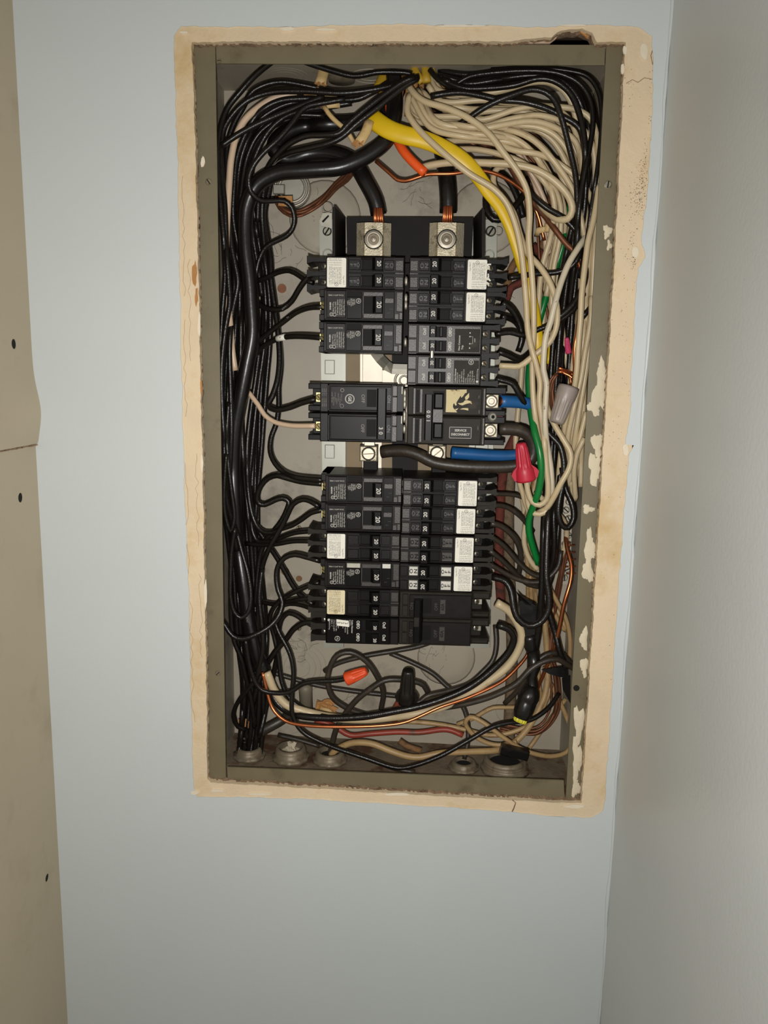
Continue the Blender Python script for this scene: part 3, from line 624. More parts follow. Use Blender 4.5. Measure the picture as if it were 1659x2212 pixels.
def single(label, xi, yc, h, silver=False):
    s = -1; k = BK('single_pole_breaker', label, 'circuit breaker', xi, yc, s, h, 'single pole breakers in the left column'); H = h/2; Z = lambda f: H-f*h
    k.part('body', 'blk', [(0, 64, 0, 54, -H+.5, H-.2, .6), (64, 68, 12, 54, -H+.5, H-.2, .5), (61, 68, 3, 54, -H+.5, -H+5.5, .5), (61, 68, 4, 54, H-6, H-.2, .5)])
    k.part('edge_rail', 'blk', [(0, 63, -1.8, .2, -H+.4, -H+1.8, .5), (0, 63, -1.6, .2, H-1.5, H-.3, .5)])
    k.part('end_block', 'gry', [(.4, 5.6, -1.5, .2, -H+8, H-2, .4), (.4, 3, -1.3, .2, -H+2, -H+7.5, .3), (3.4, 6.8, -1.0, .2, -H+2, -H+6.5, .3)])
    k.part('marking_panel', 'blkg', [(7, 15.4, -1.3, .2, -H+2.2, H-1.8, .4)])
    k.part('indicator_plate', 'foil' if silver else 'gry', [(7.6, 14.8, -1.9, -1.0, (H-7 if not silver else H-6), (H-11 if not silver else H-1.9), .3)])
    k.part('toggle_housing', 'gry', [(15.8, 32.4, -2.6, .2, H-6.2, H-2.0, .7), (15.8, 32.4, -2.6, .2, -H+2.2, -H+6.6, .7), (31.6, 32.6, -2.2, .2, -H+5, H-5, .3)])
    k.part('slot', 'slot', [(16, 32, -1.0, .1, -H+6.4, H-6.0, 0)], 0)
    hd = k.handle(16.4, 22.2, -H+6.8, H-6.2, -8.2); k.t('20', 5.2, 19.3, 0, -8.2, bold=.12, res=3); k.flush('ink', 'rating', hd)
    if silver: k.part('test_plate', 'zinc', [(33.2, 45, -1.8, .2, H-6.2, H-1.9, .4)])
    md = k.part('middle_panel', 'blkg', [(33, 45.4, -1.2, .2, -H+2.2, H-6.4, .4)])
    k.part('mid_recess', 'slot', [(33, 45.4, -.6, .2, H-6.2, H-1.9, .2)] if not silver else [(33, 45.2, -.4, .2, H-6.2, H-5.9, 0)])
    for i, l in enumerate(['LISTED', 'CIR BKR', 'ISSUE NO', 'L-5536', '120V~']): k.t(l, 1.45, 39.2+i*1.35, H-10.2-.2*i, -1.2)
    mark_ul(k, 35.9, H-9.4, -1.2, 2.0); k.flush('ink', 'printed_marks', md)
    lp = k.part('label_panel', 'blk', [(46, 61.6, -2.0, .2, -H+2.4, H-1.6, .5)])
    k.t('CU-AL 60/75 C WIRE', 1.55, 54, H-5.2, -2.0, rot=180, fit=12)
    for i, l in enumerate(['1 Pole Type/Tipo QP', 'Interrupting Rating', 'MAX RMS SYM AMPS', '10,000 120/240 V', 'HACR Type SWD', 'Type HID']): k.t(l, 1.5, 47.4+i*1.75, -1.9, -2.0, fit=12.2 if i < 4 else 8.5)
    k.t('SIEMENS', 1.6, 58.6, -1.0, -2.0, bold=.06)
    for u_, z_ in ((55.0, -H+5.0), (57.6, -H+5.2)): ring(k.ink, -u_, z_, -2.06, 1.1, 1.45, 14)
    k.t('C', 1.6, 57.6, -H+5.2, -2.0); k.flush('ink', 'printed_text', lp)
    k.t('- -', 2.2, 9.6, -2.4, -1.3, rot=0); k.t('- -', 2.2, 11.6, -5.6, -1.3, rot=0); k.flush('inkdim', 'marks')
    k.screw(65, .6, 11.5, 2.9, 'brass', ang=1.2); k.part('terminal_clamp', 'brass', [(64.5, 68.5, 12, 18, -3.6, 3.4, .4)])
    return k
# left column, top to bottom
tandem('black tandem breaker at the top of the left column with a white label', 873, 591, -1, 25.6)
single('single breaker right under the top tandem of the left column', 871, 661, 25.4)
single('single breaker directly above the open gap that shows the bus bars', 869, 731, 25.2)
single('single breaker below the thick black cable, dust on its exposed top side', 868, 1059, 24.4)
single('dark single breaker between another single and a white labelled tandem', 866, 1120, 24.2)
tandem('tandem breaker with a clean white label in the lower left stack', 864, 1182, -1, 24.2, onoff=False, tmat='blkd')
single('single breaker with two silver metal plates on its upper edge', 863, 1243, 24.2, True)
tandem('tandem breaker with a yellowed paper label in the lower left stack', 862, 1303, -1, 24.2, onoff=False, stick='paperold', tmat='blkd')
# right column tandems
tandem('top right tandem breaker, the outer edge of its white label torn', 884, 591, 1, 25.6)
tandem('tandem breaker in the second place of the right column, under the torn label', 882, 661, 1, 25.4)
tandem('upper of the lower right tandems, just under the loop of thick cable', 870, 1062, 1, 24.0, tmat='blkd')
tandem('second lower right tandem with grey embossed on and off plates', 867, 1122, 1, 24.0, tmat='blkd')
tandem('third lower right tandem whose on and off plates are dull grey', 864.5, 1184, 1, 24.2, plate='gry', tmat='blkd')
tandem('lowest right tandem with shiny silver on and off plates', 862.5, 1246, 1, 24.2, plate='foil', tmat='blkd')
# torn shreds on the label of the top right tandem
tr = [o for o in bpy.data.objects if o.get('label', '').startswith('top right tandem')][0]
m = MB(); rn = random.Random(6)
for i in range(12):
    u = 61+rn.uniform(-1.5, 3); z = rn.uniform(-8, 8); a = rn.uniform(0, 3); L = rn.uniform(1, 2.4)
    m.tube([Vector((u-L*math.cos(a), -1.7-rn.uniform(0, 1), z-L*math.sin(a))), Vector((u, -2.2-rn.uniform(0, 1), z)), Vector((u+L*math.cos(a), -1.8, z+L*math.sin(a)))], .5, 4, flat=(1.6, .4))
m.build('torn_shreds', 'paper', tr)

# ---- four-pole unit with tied handles, right column
def ch_block(k, zc, H, texts, amps, first):
    pass
def quad():
    k = BK('four_pole_breaker', 'four-handle breaker in the right column with a silver pin tying two handles', 'circuit breaker', 880, 765, 1, 49); s = 1
    for sg in (1, -1):
        zc = sg*12.4; H = 12.1
        k.part('body', 'blk', [(0, 60, 0, 54, zc-H, zc+H, .7), (60, 68, 12, 54, zc-H, zc+H, .6)])
        k.part('face_panel', 'gry', [(8.4, 59, -2.0, .2, zc-H+.8, zc+H-1.2, .6)])
        k.part('inset_panel', 'blkd', [(38, 58, -2.4, -1.6, zc-H+2, zc+H-4, .3)])
        k.part('end_block', 'gry', [(.5, 7.4, -1.8, .2, zc+.4, zc+H-1.4, .5), (.5, 7.4, -1.8, .2, zc-H+1.6, zc-.2, .5), (.5, 7.4, -1.0, .2, zc-H, zc-H+1.1, .3)])
        for j, z in enumerate((zc+5.6, zc-5.6)):
            k.part('slot', 'slot', [(17.2, 31.4, -2.2, -1.2, z-4.4, z+4.4, 0)], 0)
            hd = k.handle(17.4, 22.4, z-4.2, z+4.2, -7.6, slope=.6); k.part('handle_rib', 'blkg', [(25.5, 28, -3.4, -2, z-4, z+4, .5)], par=None)
            a = ('20', '30', '30', '20')[(0 if sg > 0 else 2)+j]
            k.t(a, 3.6, 20, z, -7.6, bold=.1, res=3); k.flush('ink', 'rating', hd)
            k.t('On/I', 3.4, 13.6, z, -2.0, bold=.1, sxk=.85); k.t('Off/O', 3.6, 34.2, z, -2.0, bold=.12, sxk=.82)
    k.flush('ink', 'switch_lettering')
    k.t('Non Common', 2.0, 41.6, 9.5, -2.4, bold=.05); k.t('Trip', 2.0, 44.2, 6.0, -2.4, bold=.05)
    for z in (17.5, 14.6, 9.0, 5.6): ring(k.ink, 50, z, -2.46, 0, .55, 10)
    for a, b in (((50, 14.6), (52.2, 14.6)), ((52.2, 14.6), (52.2, 9.0)), ((52.2, 9.0), (50, 9.0))):
        x0, x1 = sorted((a[0], b[0])); z0, z1 = sorted((a[1], b[1])); k.ink.add([(x0-.1, -2.46, z0-.1), (x1+.1, -2.46, z0-.1), (x1+.1, -2.46, z1+.1), (x0-.1, -2.46, z1+.1)], [(0, 1, 2, 3)])
    k.t('240V', 1.5, 54, 11.8, -2.4)
    for i, l in enumerate(['Cutler-Hammer', 'BQC2302120', 'A20C2130', 'Type BRD & A', '120/240 V AC/CA', 'CU/AL', 'HACR Type', 'LISTED Cir. Bkr.', '4 Pole Unit JSSB', 'E7819 - T']):
        k.t(l, 1.75 if i == 0 else 1.5, 39.2+i*1.72, -22.2, -2.4, align='L', bold=.04 if i == 0 else 0)
    ring(k.ink, 51.6, -5.6, -2.46, 1.75, 2.1, 18); k.t('UL', 2.2, 51.6, -5.6, -2.4, bold=.05)
    k.t('LR43556 Dwg.', 1.5, 57, -19.4, -2.4, align='L'); ring(k.ink, 57, -21, -2.46, 0, 1.0, 14)
    k.flush('ink', 'printed_text')
    pin = MB().lathe([(1.6, 0), (1.6, 8.2)], (19.8, -5.2, 4.1), (0, 0, -1), n=14).build('tie_pin', 'screw', k.o, False); pin['label'] = 'shiny tie pin'
    k.fins([22.5, 11.6, 0, -11.6, -22.5], u0=60, u1=75, t=3.6, y0=8, mat='blk', flare=.8)
    for z in (17.6, 6.2, -6.2, -17.6): k.screw(63, z, 12, 2.9, ang=.9)
quad()
# ---- two-pole tandem at the foot of the left column
def ch_tandem():
    k = BK('tandem_breaker', 'bottom left tandem breaker with bold on/off lettering and a small numbered sticker', 'circuit breaker', 861, 1364, -1, 24.4); H = 12.2
    k.part('body', 'blkg', [(0, 63, 0, 54, -H, H, .9), (63, 69, 12, 54, -H+.4, H-.4, .6)])
    k.part('face_panel', 'blkg', [(7.6, 62, -1.8, .2, -H+.5, H-.7, .7)]); k.part('end_block', 'blk', [(.4, 7, -1.4, .2, .4, H-1, .4), (.4, 7, -1.4, .2, -H+1, -.4, .4)])
    for z in (5.4, -5.8):
        k.part('slot', 'slot', [(16.4, 31.5, -1.95, -1.2, z-4.4, z+4.6, 0)], 0); hd = k.handle(17, 23, z-3.8, z+4.8, -6.8, slope=5.5)
        k.t('20', 3.6, 20.2, z-.6, -6.8, bold=.1, res=3); k.flush('ink', 'rating', hd)
        k.t('On/I', 3.7, 12.6, z+.4, -1.8, bold=.14, sxk=.82); k.t('Off/O', 3.8, 35.0, z+.2, -1.8, bold=.14, sxk=.8)
    k.flush('ink', 'switch_lettering')
    for i, l in enumerate(['Cutler-Hammer', 'BD2020', 'Type BD A & DNPL', '120/240 V AC/CA', 'AWG Wire', 'SWD', 'HACR Type', 'LISTED Cir. Bkr.', '2 Pole Unit JE79', 'E7819 - T', 'LR43556 Dwg.']):
        k.t(l, 1.8 if i == 0 else 1.55, 40+i*1.95, 9.6, -1.8, align='L', bold=.05 if i == 0 else 0)
    mark_ul(k, 52.6, -7.2, -1.8, 2.3); ring(k.ink, -60, 9.2, -1.86, 0, 1.2, 14); k.flush('ink', 'printed_text')
    a = .1; st = MB().prism([(-43.0, 9.0), (-42.4, 3.6), (-53.0, 4.6), (-53.4, 10.2)][::-1], -2.5, -2.1).build('number_sticker', 'paper', k.o)
    for i, c_ in enumerate(('2', '2', '2')): k.t(c_, 3.4, 45+i*3.2, 6.8+.25*i, -2.52, rot=-86, bold=.06)
    k.flush('inkblk', 'handwriting', st)
    k.fins([10.4, 0, -10.6], u0=61, u1=77, t=5, y0=9, mat='blkd', flare=1.4)
    for z in (5.4, -5.4): k.screw(65.5, z, 12.4, 2.4, ang=.4)
ch_tandem()
# ---- two-pole 30 A, left column
def ge():
    k = BK('two_pole_breaker', 'double left breaker with a long tie handle reading 30', 'circuit breaker', 872, 894, -1, 47); s = -1
    for sg in (1, -1):
        zc = sg*12.1; H = 11.9
        k.part('body', 'blk', [(6, 69, 0, 54, zc-H, zc+H, .8), (0, 6, 4, 54, zc-H+1, zc+H-1, .6)])
        k.part('raised_frame', 'blk', [(10, 62.5, -2.6, .2, zc-H+.6, zc-H+2.2, .6), (10, 62.5, -2.6, .2, zc+H-2.4, zc+H-.6, .6), (60.5, 62.5, -2.6, .2, zc-H+.6, zc+H-.6, .6)])
        f = k.part('face_plate', 'blkg', [(10.4, 60, -1.6, .2, zc-H+2.4, zc+H-2.6, .3)])
        k.part('bus_clip', 'zinc', [(1, 2.4, 1.5, 6, zc+3.5, zc+H-1.4, .5)])
        k.part('end_block', 'gry', [(5.4, 9.6, -1.8, .2, zc+2, zc+H-1.2, .5), (5.4, 9.6, -1.4, .2, zc-H+1, zc+1.6, .4)])
        k.part('slot', 'slot', [(22.5, 30.4, -1.75, -.8, zc-7.0, zc+7.2, 0)], 0)
        k.t('OFF', 4.0, 33.6, zc-.3, -1.6, bold=.06); k.flush('inkdim', 'off_lettering', f); k.t('ON', 4.0, 12.2, zc-.3, -1.6, bold=.05); k.flush('gry', 'on_lettering', f)
        k.part('terminal_block', 'blkg', [(68, 79.5, 7, 40, zc+H-5.2, zc+H-.6, .6), (68, 79.5, 7, 40, zc-H+.6, zc-H+5.2, .6), (69, 77.5, 22, 42, zc-H+1, zc+H-1, .5)])
        k.part('terminal_clamp', 'brass', [(68.5, 73.6, 9, 20, zc-4.2, zc+4.2, .5)]); k.screw(70.5, zc, 8.8, 2.9, 'brass', tilt=.35, ang=.7)
    for i in range(7): k.t(['LISTED CIR BKR', 'UNIT 2 POLE', 'CU-AL 60/75 C', '120/240 V', 'HACR SWD', 'TYPE THQL', 'ISSUE 3127'][i], 1.25, 59-1.3*i, 12.5-(i % 2)*3, -1.6)
    ring(k.ink, -50.6, 18.4, -1.7, 1.1, 1.6, 16); ring(k.ink, -50.8, 5.6, -1.7, 1.3, 1.6, 16)
    k.flush('inkdim', 'small_print')
    ring(k.ink, -44.4, 11.4, -1.7, 3.5, 3.9, 28); ring(k.ink, -44.4, 11.4, -1.7, 3.05, 3.2, 28); k.t('GE', 3.6, 44.4, 11.4, -1.66, bold=.08); k.flush('ink', 'round_monogram')
    for i in range(3): k.t('THQL 30 A', 1.2, 64+1.5*i, 16.5, -.05); k.t('CU-AL WIRE', 1.2, 64+1.5*i, 8, -.05)
    k.flush('inkdim', 'printed_text')
    mb = MB(); pr = [(-14, 0), (-14, -8.4), (-15, -9.4), (-20.6, -9.4), (-21.6, -8.4), (-22.4, 0)]
    hd = mb.extr_z(pr, -20.5, 20.3).build('tie_handle', 'blkg', k.o)
    for i, c_ in enumerate('30'): k.t(c_, 4.4, 18.4, -11.6-3.9*i, -9.4, bold=.1, res=3)
    k.flush('ink', 'rating', hd)
ge()
# ---- 100 A service disconnect, right column
def main():
    k = BK('service_disconnect_breaker', 'large 100 amp breaker with a yellow torn label and a service disconnect plate', 'circuit breaker', 880, 897, 1, 48)
    for sg in (1, -1):
        zc = sg*12.0; H = 11.8
        k.part('body', 'blkd', [(0, 64, 0, 54, zc-H, zc+H, .8)])
        k.part('face_plate', 'blkd', [(4.4, 60.5, -2.2, .2, zc-H+.7, zc+H-1, .7)]); [k.part('edge_rib', 'gry', [e]) for e in ((4.4, 6.6, -3.0, -1.5, zc-H+1, zc+H-1.4, .4), (61.4, 63.4, -1.6, .2, zc-H+.8, zc+H-.8, .4), (9.8, 12.2, -2.8, -1.5, zc-H+2, zc+H-2, .4))]
        k.part('slot', 'slot', [(6.9, 9.4, -2.3, -1.5, zc-H+2.4, zc+H-3, 0), (20.6, 30, -2.3, -1.5, zc-8.2, zc+8.2, 0)], 0)
        k.part('handle_hub', 'blkg', [(21.4, 29.2, -4.4, -1.8, zc-6.2, zc+6.6, 1.2)])
        k.part('terminal_block', 'blk', [(64, 81, 8, 50, zc+H-5.6, zc+H, .6), (64, 81, 8, 50, zc-H, zc-H+4.6, .6), (64, 80, 24, 50, zc-H, zc+H, .5)])
        cl = k.part('terminal_lug', 'lug', [(64.6, 75.2, 9, 24, zc-5.4, zc+6.0, .5)])
        q = (69.2, 9, zc+.4); MB().lathe([(4.9, 0), (4.9, -1.4), (4.0, -1.9), (2.6, -1.9), (2.2, -1.2), (.5, -1.2)], q, n=22).build('clamp_screw', 'lugscrew', cl); ringtube(Vector(q)+Vector((0, -.05, 0)), (0, 1, 0), 5.0, .3, name='rim', mat='hole', par=cl)
    k.part('toggle_bar_base', 'gry', [(20.6, 29, -2.9, -1.8, -5.6, 5.6, .4)])
    hd = MB().extr_z([(14, -1), (14, -9), (15, -10), (19.4, -10), (20.4, -9), (20.8, -1)], -19.5, 17.5).build('tie_handle', 'blkg', k.o)
    for i, c_ in enumerate('100'): k.t(c_, 4.2, 17.2, -3.6+3.6*i, -10, bold=.1, res=3)
    k.flush('ink', 'rating', hd)
    # torn yellow label: ragged patches of paper
    for pg in ([(650, 150), (780, 152), (800, 168), (815, 150), (955, 148), (955, 195), (928, 205), (900, 250), (872, 272), (868, 240), (850, 262), (832, 292), (812, 322), (800, 345), (805, 382), (784, 388), (768, 350), (752, 372), (748, 410), (770, 442), (790, 458), (812, 490), (640, 485), (648, 330)], [(928, 262), (990, 198), (992, 262), (962, 300), (936, 302)], [(820, 350), (860, 352), (900, 342), (926, 312), (960, 308), (1022, 322), (1034, 368), (1000, 352), (950, 362), (890, 386), (850, 374)], [(778, 440), (832, 428), (802, 460)], [(850, 442), (900, 426), (978, 424), (978, 462), (920, 448)]):
        q = [rel(870+x/6.91, 820+y/6.91, DFACE-2.4, k.o) for x, y in pg]
        MB().prism(sorted_ccw([(v.x, v.z) for v in q]), -2.5, -2.1).build('torn_label', 'torn', k.o)
    pl = k.part('name_plate', 'blk', [(34.6, 52.8, -2.7, -2.1, -18, -8.6, .2)], lab='service disconnect name plate')
    for (x0, x1, z0, z1) in ((34.7, 52.7, -8.95, -8.65), (34.7, 52.7, -17.95, -17.65), (34.7, 35, -18, -8.6), (52.4, 52.7, -18, -8.6)): k.ink.add([(x0, -2.74, z0), (x1, -2.74, z0), (x1, -2.74, z1), (x0, -2.74, z1)], [(0, 1, 2, 3)])
    k.t('SERVICE', 2.5, 43.8, -11.5, -2.72, rot=0, bold=.1, fit=9.6); k.t('DISCONNECT', 2.5, 43.8, -14.8, -2.72, rot=0, bold=.1, fit=15); k.flush('ink', 'engraving', pl)
    sc = MB().lathe([(4.2, 0), (4.2, -1.2), (3, -2.4)], (70.5, 6.6, -.4), (.35, -.0-1, 0), n=18)
    MB().lathe([(4.0, 0), (4.0, 1.4), (2.8, 2.6)], (70.0, 8, -.4), (.3, -1, .05), n=18).build('cover_screw', 'zinc', k.o); MB().lathe([(1.5, 2.5), (1.5, 2.75)], (70.0, 8, -.4), (.3, -1, .05), n=10).build('screw_socket', 'hole', k.o)
    k.part('red_strap', 'w_red', [(73, 80, 12, 18, -1.8, 1.6, .5)])
    k.t('TOP', 1.2, 58, 16, -2.2); k.t('LINE 1', 1.3, 58, -9, -2.2); k.t('100A', 1.3, 58.5, 4, -2.2); k.flush('inkdim', 'marks')
main()
# ---- two-pole 60 A at the foot of the right column
def p60():
    k = BK('two_pole_breaker', 'bottom right double breaker, all black, with a two-step tie handle and 60A marks', 'circuit breaker', 862, 1335, 1, 47)
    for sg in (1, -1):
        zc = sg*12.0; H = 11.8
        k.part('body', 'blkd', [(0, 62, 0, 54, zc-H, zc+H, .9)])
        f = k.part('face_plate', 'blk', [(8.6, 61.5, -2.0, .2, zc-H+1.8, zc+H-2.2, .6)])
        k.part('end_block', 'blkd', [(2.5, 7.6, -1.6, .2, zc+.5, zc+H-2, .5), (2.5, 7.6, -1.6, .2, zc-H+2, zc-.3, .5)])
        k.part('slot', 'slot', [(20.5, 27.5, -2.1, -1.4, zc-6.4, zc+6.6, 0)], 0)
        k.t('OFF', 4.0, 31.6, zc-.6, -2.0, bold=.04); k.t('ON', 4.0, 10.6, zc-.6, -2.0, bold=.03)
        k.flush('gry', 'switch_lettering', f)
        bd = k.part('rating_badge', 'gry', [(34.6, 39.4, -2.3, -1.8, zc-7, zc+5.8, .3)]); k.t('60A', 4.0, 37, zc-.6, -2.3, bold=.1, sxk=.9); k.flush('blk', 'rating', bd)
        k.part('terminal_block', 'blkd', [(62, 78, 4, 46, zc+H-7, zc+H, 1.6), (62, 78, 6, 46, zc-H, zc-H+5, 1.6), (62, 72, 16, 46, zc-H, zc+H, .6)])
        k.screw(67, zc+.6, 15, 3.1, ang=.8); k.part('terminal_clamp', 'zinc', [(66, 72, 15.4, 19, zc-2.6, zc+3.2, .3)])
    hd = MB().extr_z([(12.4, -1), (12.4, -9), (13.2, -10), (17.4, -10), (18.6, -8.6), (20.6, -1)], -18.6, 18.6).build('tie_handle', 'blkg', k.o)
    MB().box(12.6, 17.2, -10.6, -9.4, -4.4, 4.0, .4).build('tie_clip', 'blkd', hd)
p60()
